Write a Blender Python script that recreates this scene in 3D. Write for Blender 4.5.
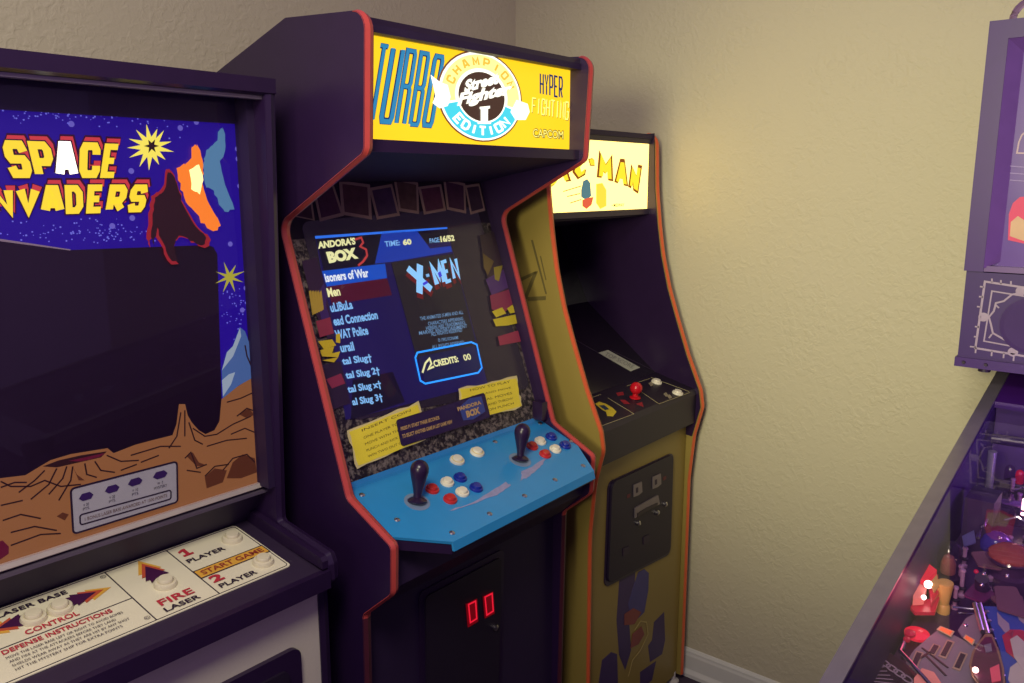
import bpy, bmesh, math, random
from mathutils import Vector, Matrix

for o in list(bpy.data.objects):
    bpy.data.objects.remove(o)
SC = bpy.context.scene
COL = SC.collection
random.seed(7)

# ------------------------------------------------------------------ camera
FPX, CX, CY, CAMZ = 823.0, 512.0, 341.5, 1.60
_vx = Vector((1200 - CX, CY - 183, -FPX)).normalized()
_vy = Vector((-510 - CX, CY - 183, -FPX)); _vy = (_vy - _vx * _vx.dot(_vy)).normalized()
_vz = _vx.cross(_vy)
ROT = Matrix((_vx, _vy, _vz))            # world = ROT @ camera-space
CAM = Vector((0, 0, CAMZ))
cd = bpy.data.cameras.new('camera'); cam = bpy.data.objects.new('camera', cd); COL.objects.link(cam)
cd.sensor_width = 36; cd.lens = FPX / 1024 * 36; cd.clip_start = .02
cam.matrix_world = Matrix.Translation(CAM) @ ROT.to_4x4()
SC.camera = cam

# ------------------------------------------------------------------ light and exposure
SC.view_settings.view_transform = 'Standard'; SC.view_settings.look = 'None'
SC.view_settings.gamma = 1; SC.view_settings.use_curve_mapping = False
SC.view_settings.exposure = 0.0
w = bpy.data.worlds.new('world'); SC.world = w; w.use_nodes = True
w.node_tree.nodes['Background'].inputs[0].default_value = (.66, .42, 1.0, 1)
w.node_tree.nodes['Background'].inputs[1].default_value = .28

def lamp(name, kind, loc, target, energy, color, **kw):
    l = bpy.data.lights.new(name, kind); l.energy = energy; l.color = color
    for k, v in kw.items(): setattr(l, k, v)
    o = bpy.data.objects.new(name, l); COL.objects.link(o); o.location = loc
    o.rotation_euler = (Vector(target) - Vector(loc)).to_track_quat('-Z', 'Y').to_euler()
    return o
lamp('wall_pool_fill', 'SPOT', (-1.1, .15, 1.80), (2.28, .72, 1.47), 262, (1, .945, .58), spot_size=math.radians(43), spot_blend=1.0, shadow_soft_size=.3)  # added spot, no lamp seen here; gives the right wall its bright pool
lamp('overhead_fill', 'AREA', (-.1, .25, 2.5), (.6, 1.0, .8), 25, (1, .92, .72), shape='DISK', size=.6)  # unseen overhead light, added to brighten the fronts and back wall

# ------------------------------------------------------------------ pixel helpers (a direction only; the surface gives the distance)
def ray(px, py):
    return ROT @ Vector(((px - CX) / FPX, (CY - py) / FPX, -1))
class Plane:
    def __init__(s, p0, n, lim=None):
        s.p0 = Vector(p0); s.n = Vector(n).normalized(); s.lim = lim          # lim: x range of the panel
    def at(s, q, off=0.0):
        d = ray(*q); t = (s.p0 - CAM).dot(s.n) / d.dot(s.n); p = CAM + d * t + s.n * off
        if s.lim: p.x = min(max(p.x, s.lim[0]), s.lim[1])
        return p

# ------------------------------------------------------------------ materials
def lin(c):
    return tuple(((v / 255) / 12.92 if v / 255 <= .04045 else ((v / 255 + .055) / 1.055) ** 2.4) for v in c)
MATS = {}
def mat(name, rgb, rough=.5, metal=0, emit=0, emit_rgb=None, var=.12, scale=30, bump=0, bscale=60, spec=.5, coat=0):
    if name in MATS: return MATS[name]
    m = bpy.data.materials.new(name); m.use_nodes = True; nt = m.node_tree; N = nt.nodes; L = nt.links
    b = N['Principled BSDF']
    c = lin(rgb)
    tc = N.new('ShaderNodeTexCoord'); no = N.new('ShaderNodeTexNoise'); no.inputs['Scale'].default_value = scale; no.inputs['Detail'].default_value = 4
    L.new(tc.outputs['Object'], no.inputs['Vector'])
    mx = N.new('ShaderNodeMix'); mx.data_type = 'RGBA'
    mx.inputs[6].default_value = (*[v * (1 - var) for v in c], 1); mx.inputs[7].default_value = (*[min(1, v * (1 + var)) for v in c], 1)
    L.new(no.outputs['Fac'], mx.inputs[0]); L.new(mx.outputs[2], b.inputs['Base Color'])
    b.inputs['Roughness'].default_value = rough; b.inputs['Metallic'].default_value = metal
    b.inputs['Specular IOR Level'].default_value = spec; b.inputs['Coat Weight'].default_value = coat
    if emit:
        b.inputs['Emission Color'].default_value = (*lin(emit_rgb or rgb), 1); b.inputs['Emission Strength'].default_value = emit
    if bump:
        n2 = N.new('ShaderNodeTexNoise'); n2.inputs['Scale'].default_value = bscale; n2.inputs['Detail'].default_value = 3
        L.new(tc.outputs['Object'], n2.inputs['Vector'])
        bp = N.new('ShaderNodeBump'); bp.inputs['Strength'].default_value = bump; bp.inputs['Distance'].default_value = .004
        L.new(n2.outputs['Fac'], bp.inputs['Height']); L.new(bp.outputs['Normal'], b.inputs['Normal'])
    MATS[name] = m; return m
def glow(name, rgb, s=1.0, rough=.4):
    """backlit print or screen: gives off its own colour"""
    return mat(name, tuple(v * .45 for v in rgb), rough, 0, s, rgb, var=.05)
def glass_mat(name, tint=(1, 1, 1), ior=1.45, rough=.02):
    if name in MATS: return MATS[name]
    m = bpy.data.materials.new(name); m.use_nodes = True; N = m.node_tree.nodes; L = m.node_tree.links; N.clear()
    out = N.new('ShaderNodeOutputMaterial'); t = N.new('ShaderNodeBsdfTransparent'); g = N.new('ShaderNodeBsdfGlossy'); f = N.new('ShaderNodeFresnel'); mx = N.new('ShaderNodeMixShader')
    t.inputs[0].default_value = (*tint, 1); g.inputs['Roughness'].default_value = rough; f.inputs[0].default_value = ior
    ge = N.new('ShaderNodeNewGeometry'); sb = N.new('ShaderNodeMath'); sb.operation = 'SUBTRACT'; sb.inputs[0].default_value = 1; L.new(ge.outputs['Backfacing'], sb.inputs[1])
    mu = N.new('ShaderNodeMath'); mu.operation = 'MULTIPLY'; L.new(f.outputs[0], mu.inputs[0]); L.new(sb.outputs[0], mu.inputs[1])
    L.new(mu.outputs[0], mx.inputs[0]); L.new(t.outputs[0], mx.inputs[1]); L.new(g.outputs[0], mx.inputs[2]); L.new(mx.outputs[0], out.inputs[0])
    MATS[name] = m; return m
def wall_mat():
    m = bpy.data.materials.new('orange_peel_wall'); m.use_nodes = True; nt = m.node_tree; N = nt.nodes; L = nt.links; b = N['Principled BSDF']
    tc = N.new('ShaderNodeTexCoord')
    b.inputs['Base Color'].default_value = (*lin((196, 188, 160)), 1); b.inputs['Roughness'].default_value = .62
    n1 = N.new('ShaderNodeTexNoise'); n1.inputs['Scale'].default_value = 62; n1.inputs['Detail'].default_value = 2.5; n1.inputs['Distortion'].default_value = .6
    n2 = N.new('ShaderNodeTexNoise'); n2.inputs['Scale'].default_value = 9; n2.inputs['Detail'].default_value = 2
    L.new(tc.outputs['Object'], n1.inputs['Vector']); L.new(tc.outputs['Object'], n2.inputs['Vector'])
    r = N.new('ShaderNodeMapRange'); r.inputs[1].default_value = .42; r.inputs[2].default_value = .66
    r2 = N.new('ShaderNodeMapRange'); r2.inputs[1].default_value = .3; r2.inputs[2].default_value = .7; r2.inputs[3].default_value = .25
    L.new(n1.outputs['Fac'], r.inputs[0]); L.new(n2.outputs['Fac'], r2.inputs[0])
    mu = N.new('ShaderNodeMath'); mu.operation = 'MULTIPLY'; L.new(r.outputs[0], mu.inputs[0]); L.new(r2.outputs[0], mu.inputs[1])
    bp = N.new('ShaderNodeBump'); bp.inputs['Strength'].default_value = .32; bp.inputs['Distance'].default_value = .004
    L.new(mu.outputs[0], bp.inputs['Height']); L.new(bp.outputs['Normal'], b.inputs['Normal'])
    return m
def stone_mat():
    m = bpy.data.materials.new('printed_stone_bezel'); m.use_nodes = True; nt = m.node_tree; N = nt.nodes; L = nt.links; b = N['Principled BSDF']
    tc = N.new('ShaderNodeTexCoord'); v = N.new('ShaderNodeTexNoise'); v.inputs['Scale'].default_value = 95; v.inputs['Detail'].default_value = 5; v.inputs['Roughness'].default_value = .65
    L.new(tc.outputs['Object'], v.inputs['Vector'])
    cr = N.new('ShaderNodeValToRGB'); e = cr.color_ramp.elements
    e[0].position = .46; e[0].color = (*lin((22, 14, 28)), 1); e[1].position = .60; e[1].color = (*lin((128, 120, 108)), 1)
    L.new(v.outputs['Fac'], cr.inputs[0]); L.new(cr.outputs[0], b.inputs['Base Color']); b.inputs['Roughness'].default_value = .5
    return m

BLK = mat('black_laminate', (40, 21, 60), .38, bump=.05, bscale=300)
BLK2 = mat('matte_black_paint', (38, 20, 58), .6)
BLKP = mat('black_plastic', (40, 24, 56), .28)
RED_T = mat('red_t_molding', (186, 70, 66), .33)
ORG_T = mat('orange_t_molding', (222, 98, 56), .33)
CHROME = mat('chrome', (200, 196, 200), .16, 1, var=.04)
STEEL = mat('brushed_steel', (190, 186, 186), .34, 1)
DARKM = mat('dark_metal', (70, 62, 74), .4, .8)
INK = mat('dark_print', (42, 26, 52), .5)

# ------------------------------------------------------------------ mesh helpers
class M:
    def __init__(s): s.v = []; s.f = []
    def add(s, vs, fs):
        k = len(s.v); s.v += [Vector(p) for p in vs]; s.f += [tuple(i + k for i in f) for f in fs]; return s
    def box(s, a, b):
        (x0, y0, z0), (x1, y1, z1) = a, b
        return s.add([(x0, y0, z0), (x1, y0, z0), (x1, y1, z0), (x0, y1, z0), (x0, y0, z1), (x1, y0, z1), (x1, y1, z1), (x0, y1, z1)],
                     [(3, 2, 1, 0), (4, 5, 6, 7), (0, 1, 5, 4), (1, 2, 6, 5), (2, 3, 7, 6), (3, 0, 4, 7)])
    def prism(s, poly, vec):
        n = len(poly); vec = Vector(vec); poly = [Vector(p) for p in poly]
        return s.add(poly + [p + vec for p in poly], [tuple(range(n)), tuple(range(2 * n - 1, n - 1, -1))] + [((i + 1) % n, i, i + n, (i + 1) % n + n) for i in range(n)])
    def slab(s, quad, th):
        """polygon given as 3-D points, thickened backwards along its own normal"""
        q = [Vector(p) for p in quad]; n = (q[1] - q[0]).cross(q[2] - q[0]).normalized()
        return s.prism(q, n * -th)
    def tube(s, path, r, n=10, cap=True):
        path = [Vector(p) for p in path]; rr = r if isinstance(r, (list, tuple)) else [r] * len(path); vs = []; fs = []
        up = Vector((0, 0, 1))
        for i, p in enumerate(path):
            t = (path[min(i + 1, len(path) - 1)] - path[max(i - 1, 0)]).normalized()
            a = t.cross(up) if abs(t.dot(up)) < .95 else t.cross(Vector((1, 0, 0)))
            a.normalize(); b = t.cross(a)
            vs += [p + (a * math.cos(2 * math.pi * k / n) + b * math.sin(2 * math.pi * k / n)) * rr[i] for k in range(n)]
        for i in range(len(path) - 1):
            for k in range(n):
                fs.append((i * n + k, i * n + (k + 1) % n, (i + 1) * n + (k + 1) % n, (i + 1) * n + k))
        if cap: fs += [tuple(range(n))[::-1], tuple(range((len(path) - 1) * n, len(path) * n))]
        return s.add(vs, fs)
    def lathe(s, prof, o, axis=(0, 0, 1), n=24):
        o = Vector(o); ax = Vector(axis).normalized(); a = ax.orthogonal().normalized(); b = ax.cross(a); vs = []; fs = []
        for r, h in prof:
            vs += [o + ax * h + (a * math.cos(2 * math.pi * k / n) + b * math.sin(2 * math.pi * k / n)) * max(r, 1e-5) for k in range(n)]
        for i in range(len(prof) - 1):
            for k in range(n): fs.append((i * n + k, i * n + (k + 1) % n, (i + 1) * n + (k + 1) % n, (i + 1) * n + k))
        fs += [tuple(range(n))[::-1], tuple(range((len(prof) - 1) * n, len(prof) * n))]
        return s.add(vs, fs)
    def ball(s, o, r, n=16, m=10, squash=1):
        return s.lathe([(r * math.sin(math.pi * i / m), -r * squash * math.cos(math.pi * i / m)) for i in range(m + 1)], o, n=n)
BASE = {}
def tag(o, **kw):
    for k, v in kw.items(): o[k] = v
    return o
def thing(name, label, cat, loc):
    o = bpy.data.objects.new(name, None); COL.objects.link(o); o.location = loc; o.empty_display_size = .1
    BASE[o.name] = Vector(loc); return tag(o, label=label, category=cat)
def part(name, m, material, parent=None, label=None, smooth=False, **kw):
    off = BASE[parent.name] if parent else Vector((0, 0, 0))
    me = bpy.data.meshes.new(name); me.from_pydata([tuple(v - off) for v in m.v], [], m.f); me.validate()
    bm = bmesh.new(); bm.from_mesh(me); bmesh.ops.recalc_face_normals(bm, faces=bm.faces); bm.to_mesh(me); bm.free()
    me.materials.append(material)
    if smooth:
        for p in me.polygons: p.use_smooth = True
        me.set_sharp_from_angle(angle=math.radians(38))
    o = bpy.data.objects.new(name, me); COL.objects.link(o)
    if parent: o.parent = parent; BASE[o.name] = off
    if label: o['label'] = label
    return tag(o, **kw)
def round_poly(pts, rads, seg=6, closed=True):
    out = []; n = len(pts)
    for i, p in enumerate(pts):
        r = rads[i] if isinstance(rads, (list, tuple)) else rads; p = Vector(p)
        if r <= 0 or (not closed and i in (0, n - 1)): out.append(p); continue
        a = Vector(pts[i - 1]) - p; b = Vector(pts[(i + 1) % n]) - p
        la, lb = a.length, b.length; a.normalize(); b.normalize(); ang = a.angle(b)
        if ang > 3.1: out.append(p); continue
        d = min(r / math.tan(ang / 2), la * .49, lb * .49); r2 = d * math.tan(ang / 2)
        c = p + (a + b).normalized() * (r2 / math.sin(ang / 2)); s0 = p + a * d - c; s1 = p + b * d - c
        th = s0.angle(s1)
        for k in range(seg + 1):
            t = k / seg; out.append(c + (s0 * math.sin((1 - t) * th) + s1 * math.sin(t * th)) / math.sin(th))
    return out
def rrect(plane, a, b, c, d, r, off, seg=4):
    """rounded rectangle through four pixels on a plane"""
    return round_poly([plane.at(q, off) for q in (a, b, c, d)], r, seg)
TH = .0006
def art(name, pix, plane, off, material, parent, label=None, th=TH, **kw):
    m = M(); polys = pix if isinstance(pix[0][0], (tuple, list)) else [pix]
    for pl in polys: m.prism([plane.at(q, off) for q in pl], plane.n * -th)
    return part(name, m, material, parent, label, **kw)
def stroke2d(pts, t, closed=False):
    """flat ribbon round a 2-D polyline, mitred: list of quads"""
    P = [Vector(p) for p in pts]; n = len(P); L = []; R = []
    for i in range(n):
        d0 = (P[i] - P[i - 1]) if (i > 0 or closed) else None; d1 = (P[(i + 1) % n] - P[i]) if (i < n - 1 or closed) else None
        d0 = d0 if d0 is not None else d1; d1 = d1 if d1 is not None else d0
        d0 = d0.normalized(); d1 = d1.normalized(); n0 = Vector((-d0.y, d0.x)); n1 = Vector((-d1.y, d1.x))
        mi = n0 + n1
        if mi.length < .2: mi = n0
        mi.normalize(); k = min(1.6, 1 / max(.3, mi.dot(n0)))
        L.append(P[i] + mi * t / 2 * k); R.append(P[i] - mi * t / 2 * k)
    return [(R[i], R[(i + 1) % n], L[(i + 1) % n], L[i]) for i in range(n if closed else n - 1)]
_P = [(0, 0), (0, 1), (.8, 1), (1, .85), (1, .58), (.8, .42), (0, .42)]
_Cc = [(1, .7), (1, .85), (.85, 1), (.15, 1), (0, .85), (0, .15), (.15, 0), (.85, 0), (1, .15), (1, .3)]
GLY = {'S': [[(1, .76), (.85, 1), (.15, 1), (0, .86), (0, .62), (.14, .5), (.86, .5), (1, .38), (1, .14), (.85, 0), (.15, 0), (0, .24)]],
       'P': [_P], 'A': [[(0, 0), (.34, 1), (.66, 1), (1, 0)], [(.14, .3), (.86, .3)]], 'C': [_Cc],
       'E': [[(1, 1), (0, 1), (0, 0), (1, 0)], [(0, .5), (.8, .5)]], 'N': [[(0, 0), (0, 1), (1, 0), (1, 1)]], 'V': [[(0, 1), (.5, 0), (1, 1)]],
       'D': [[(0, 0), (0, 1), (.7, 1), (1, .78), (1, .22), (.7, 0), (0, 0)]], 'R': [_P, [(.45, .42), (1, 0)]], 'I': [[(.5, 0), (.5, 1)]],
       'r': [[(0, 0), (0, 1), (.88, 1), (1, .95), (1, .57), (.85, .51), (0, .51)], [(.85, .51), (1, .46), (1, 0)]],
       'T': [[(0, 1), (1, 1)], [(.5, 1), (.5, 0)]], 'U': [[(0, 1), (0, .06), (.12, 0), (.88, 0), (1, .06), (1, 1)]],
       'B': [[(0, 0), (0, 1), (.88, 1), (1, .95), (1, .57), (.85, .51), (0, .51)], [(.85, .51), (1, .46), (1, .05), (.88, 0), (0, 0)]],
       'O': [[(0, .06), (0, .94), (.12, 1), (.88, 1), (1, .94), (1, .06), (.88, 0), (.12, 0), (0, .06)]],
       'X': [[(0, 1), (1, 0)], [(0, 0), (1, 1)]], 'M': [[(0, 0), (0, 1), (.5, .3), (1, 1), (1, 0)]], '-': [[(.1, .5), (.9, .5)]],
       'H': [[(0, 0), (0, 1)], [(1, 0), (1, 1)], [(0, .5), (1, .5)]], 'Y': [[(0, 1), (.5, .45), (1, 1)], [(.5, .45), (.5, 0)]],
       'F': [[(0, 0), (0, 1), (1, 1)], [(0, .5), (.8, .5)]], 'G': [_Cc[:-1] + [(1, .45), (.55, .45)]]}
def glyph_mesh(m, ch, plane, bl, br, tl, off, t=.26, asp=None, th=TH):
    """letter drawn with strokes, fitted to the parallelogram bl-br-tl"""
    a, b, c = plane.at(bl, off), plane.at(br, off), plane.at(tl, off); U = b - a; V = c - a
    asp = asp or V.length / U.length                                     # height in units of width 1
    for pl in GLY[ch]:
        pts = [(t / 2 + x * (1 - t), t / 2 + y * (asp - t)) for x, y in pl]
        closed = pl[0] == pl[-1]
        for q in stroke2d(pts[:-1] if closed else pts, t, closed):
            m.prism([a + U * p.x + V * (p.y / asp) for p in q], plane.n * -th)
    return m
def text(s, plane, bl, br, tl, off, material, parent, bold=0.0, name='lettering', th=TH, label=None):
    cu = bpy.data.curves.new('t', 'FONT'); cu.body = s; cu.offset = bold; cu.resolution_u = 3; cu.size = 1
    ob = bpy.data.objects.new('t', cu); COL.objects.link(ob)
    me = bpy.data.meshes.new_from_object(ob.evaluated_get(bpy.context.evaluated_depsgraph_get()))
    bpy.data.objects.remove(ob); bpy.data.curves.remove(cu)
    xs = [v.co.x for v in me.vertices]; ys = [v.co.y for v in me.vertices]
    if not xs: return None
    x0, x1, y0, y1 = min(xs), max(xs), min(ys), max(ys)
    a, b, c = plane.at(bl, off), plane.at(br, off), plane.at(tl, off)
    m = M(); m.add([a + (b - a) * ((v.co.x - x0) / (x1 - x0)) + (c - a) * ((v.co.y - y0) / (y1 - y0)) for v in me.vertices], [tuple(p.vertices) for p in me.polygons])
    bpy.data.meshes.remove(me)
    return part(name, m, material, parent, label)
def line(name, pts, plane, off, wd, material, parent, closed=False, th=TH, **kw):
    """printed line of width wd metres through pixels"""
    P3 = [plane.at(q, off) for q in pts] if not isinstance(pts[0], Vector) else pts
    u = (P3[1] - P3[0]).normalized(); v = plane.n.cross(u); o = P3[0]
    m = M()
    for q in stroke2d([((p - o).dot(u), (p - o).dot(v)) for p in P3], wd, closed):
        m.prism([o + u * p.x + v * p.y for p in q], plane.n * -th)
    return part(name, m, material, parent, **kw)
def side_panel(prof, rads, x0, x1):
    pts = round_poly([Vector((y, z)) for y, z in prof], rads)
    return M().prism([(x0, p.x, p.y) for p in pts], (x1 - x0, 0, 0)), pts
def molding(pts, x0, x1, bulge=.004):
    """T-moulding pressed on the edge of a panel: pts are 2-D (y,z) along the edge"""
    n = len(pts); m = M(); vs = []; fs = []; K = 6
    sgn = -1
    for i in range(n):
        t = (Vector(pts[min(i + 1, n - 1)]) - Vector(pts[max(i - 1, 0)])).normalized(); nn = Vector((-t.y, t.x)) * sgn
        for k in range(K + 1):
            a = math.pi * k / K; xx = (x0 + x1) / 2 - math.cos(a) * (x1 - x0) / 2 * 1.06; d = .0005 + bulge * math.sin(a) ** .6
            q = Vector(pts[i]) + nn * d; vs.append((xx, q.x, q.y))
        q = Vector(pts[i]) - nn * .003; vs.append(((x0 + x1) / 2, q.x, q.y))
    W = K + 2
    for i in range(n - 1):
        for k in range(W): fs.append((i * W + k, i * W + (k + 1) % W, (i + 1) * W + (k + 1) % W, (i + 1) * W + k))
    fs += [tuple(range(W)), tuple(range((n - 1) * W, n * W))]
    return m.add(vs, fs)
def link_copy(src, parent, delta):
    c = src.copy(); COL.objects.link(c); c.parent = parent; c.location = src.location + Vector(delta); BASE[c.name] = BASE[src.name]
    return c

# ================================================================== THE ROOM
WX, WY = 2.285, 1.86
WALL = wall_mat()
struct = lambda n, m, mt: part(n, m, mt, None, kind='structure')
struct('floor', M().box((-2.5, -2.5, -.1), (WX + .1, WY + .1, 0)), mat('dark_floor_carpet', (62, 48, 66), .85, bump=.4, bscale=220))
struct('wall_back', M().box((-2.5, WY, 0), (WX, WY + .1, 2.7)), WALL)
struct('wall_right', M().box((WX, -2.5, 0), (WX + .1, WY + .1, 2.7)), WALL)
WHT = mat('white_trim_paint', (214, 214, 204), .35, var=.04)
bp_ = [(0, 0), (.020, 0), (.020, .012), (.014, .022), (.012, .026), (.012, .072), (.0095, .080), (.009, .086), (.004, .093), (0, .095)]
struct('baseboard_right', M().prism([(WX - a, -2.4, b) for a, b in bp_], (0, WY + 2.4, 0)), WHT)
struct('baseboard_back', M().prism([(-2.4, WY - a, b) for a, b in bp_], (WX + 2.36, 0, 0)), WHT)

# ================================================================== FIGHTING-GAME CABINET (centre)
XL, XR, T = .924, 1.582, .019
fc = thing('arcade_cabinet', 'tall black arcade cabinet with red edge trim, blue control panel and bright yellow marquee', 'arcade cabinet', ((XL + XR) / 2, 1.45, 0))
prof = [(1.80, .03), (1.135, .03), (1.122, .80), (1.042, .868), (1.038, .962), (1.157, 1.022), (1.322, 1.525), (1.075, 1.650), (1.062, 1.872), (1.272, 1.884), (1.80, 1.715)]
rads = [0, 0, .02, .02, .014, .02, .03, .02, .03, 0, 0]
for x0 in (XL, XR - T):
    m, pts = side_panel(prof, rads, x0, x0 + T)
    sp = part('side_panel', m, BLK, fc)
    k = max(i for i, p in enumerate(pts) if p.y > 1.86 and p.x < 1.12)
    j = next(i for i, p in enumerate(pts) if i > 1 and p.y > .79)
    part('edge_molding', molding(pts[1:j + 1], x0, x0 + T), mat('dark_maroon_molding', (78, 30, 46), .45), sp, 'dark maroon lower edge trim', smooth=True)  # lower edge trim in a darker maroon than the red above
    part('edge_molding', molding(pts[j:k + 1], x0, x0 + T), RED_T, sp, 'glossy red plastic edge trim', smooth=True)
xi, xo = XL + T, XR - T
part('back_panel', M().box((xi, 1.78, .03), (xo, 1.80, 1.71)), BLK2, fc)
part('top_panel', M().prism([(xi, 1.085, 1.858), (xi, 1.272, 1.868), (xi, 1.79, 1.70), (xi, 1.79, 1.685), (xi, 1.272, 1.853), (xi, 1.085, 1.845)], (xo - xi, 0, 0)), BLK2, fc)
# marquee
MQ = Plane((0, 1.115, 0), (0, -1, 0), (xi, xo))
box_m = part('marquee', M().box((xi, 1.115, 1.672), (xo, 1.125, 1.850)), glow('marquee_yellow', (255, 206, 30), 1.15), fc, 'backlit yellow marquee panel')
part('light_box', M().box((xi, 1.127, 1.66), (xo, 1.25, 1.845)), BLK2, fc)
part('marquee_retainer', M().box((xi, 1.088, 1.846), (xo, 1.118, 1.868)), BLKP, fc)
part('marquee_retainer', M().box((xi, 1.088, 1.652), (xo, 1.118, 1.673)), BLKP, fc)
part('speaker_panel', M().prism([(xi, 1.092, 1.652), (xi, 1.40, 1.60), (xi, 1.40, 1.615), (xi, 1.092, 1.667)], (xo - xi, 0, 0)), BLK2, fc)
# marquee print
cen = MQ.at((481, 97)); rad = (MQ.at((521, 98)) - MQ.at((439, 96))).length / 2
rz_ = (MQ.at((481, 53)) - MQ.at((481, 141))).length / 2 / rad
def disc_pts(c, r, a0=0, a1=360, n=40, r_in=None, off=0.0):
    pts = [c + Vector((math.cos(math.radians(a0 + (a1 - a0) * k / n)), 0, math.sin(math.radians(a0 + (a1 - a0) * k / n)))) * r for k in range(n + (1 if a1 - a0 < 360 else 0))]
    if r_in is not None: pts += [c + Vector((math.cos(math.radians(a1 + (a0 - a1) * k / n)), 0, math.sin(math.radians(a1 + (a0 - a1) * k / n)))) * r_in for k in range(n + 1)]
    return [Vector((p.x, p.y, c.z + (p.z - c.z) * rz_)) + MQ.n * off for p in pts]
GW = glow('marquee_white', (255, 252, 232), 1.4); GY = glow('marquee_pale_yellow', (255, 240, 150), 1.2); GB = glow('marquee_blue', (52, 150, 205), .75)
GN = glow('marquee_navy', (35, 75, 150), .35); GC = glow('marquee_cyan', (70, 214, 235), 1.0); GBR = glow('marquee_brown', (86, 58, 48), .6); GO = glow('marquee_orange', (255, 196, 70), 1.0)
TB = [('T', (366, 121), (377, 122), (379, 43)), ('U', (378, 123.5), (392, 124.5), (391.5, 45.5)), ('r', (394, 125), (405, 126), (406.5, 48)), ('B', (408, 126), (418.5, 127), (420, 50.5)), ('O', (421, 127), (432, 128), (434, 53.5))]
for ch, bl, br, tl in TB:
    part('letter', glyph_mesh(M(), ch, MQ, (bl[0] - .5, bl[1] + .6), (br[0] + .5, br[1] + .6), (tl[0] - .5, tl[1] - .6), .001, .36), GN, box_m)
    part('letter', glyph_mesh(M(), ch, MQ, bl, br, tl, .0018, .27), GB, box_m)
part('logo_rim', M().prism(disc_pts(cen, rad * 1.03, off=.0024), (0, TH, 0)), glow('rim_brown', (150, 84, 50), .6), box_m)
part('logo_disc', M().prism(disc_pts(cen, rad * .995, off=.003), (0, TH, 0)), GW, box_m, 'round white logo disc')
part('logo_ring', M().prism(disc_pts(cen, rad * .94, -12, 192, r_in=rad * .64, off=.0036), (0, TH, 0)), GY, box_m)
part('logo_band', M().prism(disc_pts(cen, rad * .95, 196, 344, r_in=rad * .60, off=.0036), (0, TH, 0)), GC, box_m, 'cyan band')
part('logo_centre', M().prism(disc_pts(cen, rad * .56, off=.0036), (0, TH, 0)), GBR, box_m)
def arc_text(s, r, a_mid, a_span, h, material, flip=False, wid=.8):
    for i, ch in enumerate(s):
        a = a_mid + a_span * ((i + .5) / len(s) - .5) * (1 if flip else -1)
        er = Vector((math.cos(math.radians(a)), 0, math.sin(math.radians(a)))); et = Vector((er.z, 0, -er.x))
        if flip: er, et = -er, -et
        c = cen + Vector((math.cos(math.radians(a)), 0, math.sin(math.radians(a)))) * r + MQ.n * .0044
        ww = h * wid; m = M()
        for pl in GLY[ch]:
            for q in stroke2d([(.13 + x * .74, .13 + y * (1 / wid - .26)) for x, y in pl], .26):
                pp = [c + et * (p.x - .5) * ww + er * (p.y * wid - .5) * h for p in q]
                m.prism([Vector((p.x, p.y, cen.z + (p.z - cen.z) * rz_)) for p in pp], (0, TH, 0))
        part('letter', m, material, box_m)
arc_text('CHAMPION', rad * .79, 92, 150, rad * .2, GO)
arc_text('EDITION', rad * .78, 270, 108, rad * .24, GW, True)
text('Street', MQ, (462, 93), (496, 84), (464, 80), .0052, GW, box_m, .05)
text('Fighter', MQ, (454, 110), (507, 98), (459, 93), .0052, GW, box_m, .05)
art('numeral', [[(478, 107), (488, 106), (488, 108.5), (486, 109), (486, 121), (489, 122), (489, 124), (476, 124), (476, 122), (479, 121), (479, 109.5), (478, 109)]], MQ, .0052, GW, box_m)
art('logo_wing', [(429, 75), (438, 82), (446, 85), (449, 97), (446, 106), (438, 108.5), (431, 103), (434, 96)], MQ, .0046, GW, box_m)
art('logo_wing', [(515, 100), (526, 104), (528, 112), (524, 120), (514, 120), (509, 112)], MQ, .0046, GW, box_m)
for i, ch in enumerate('HYPER'):
    x = 539.5 + i * 4.75
    part('letter', glyph_mesh(M(), ch, MQ, (x, 94.5 + i * .85), (x + 4, 95.3 + i * .85), (x, 72.5 + i * .85), .001, .28), GN, box_m)
GL2 = glow('marquee_cream', (255, 236, 120), 1.3)
for i, ch in enumerate('FIGHTING'):
    x = 531 + i * 4.7
    part('letter', glyph_mesh(M(), ch, MQ, (x + .6, 113.6 + i * .95), (x + 4.6, 114.4 + i * .95), (x + 1.4, 97.8 + i * .55), .001, .2), glow('letter_shade', (150, 105, 20), .5), box_m)
    part('letter', glyph_mesh(M(), ch, MQ, (x, 113 + i * .95), (x + 4, 113.8 + i * .95), (x + .8, 97.2 + i * .55), .0018, .2), GL2, box_m)
text('CAPCOM', MQ, (532.3, 137.6), (563.2, 139.6), (532.3, 128), .001, glow('caption_ink', (70, 56, 20), .3), box_m, .06)
text('CAPCOM', MQ, (532.3, 137), (562.5, 139), (532.3, 128.8), .0018, GL2, box_m, .0)
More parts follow.
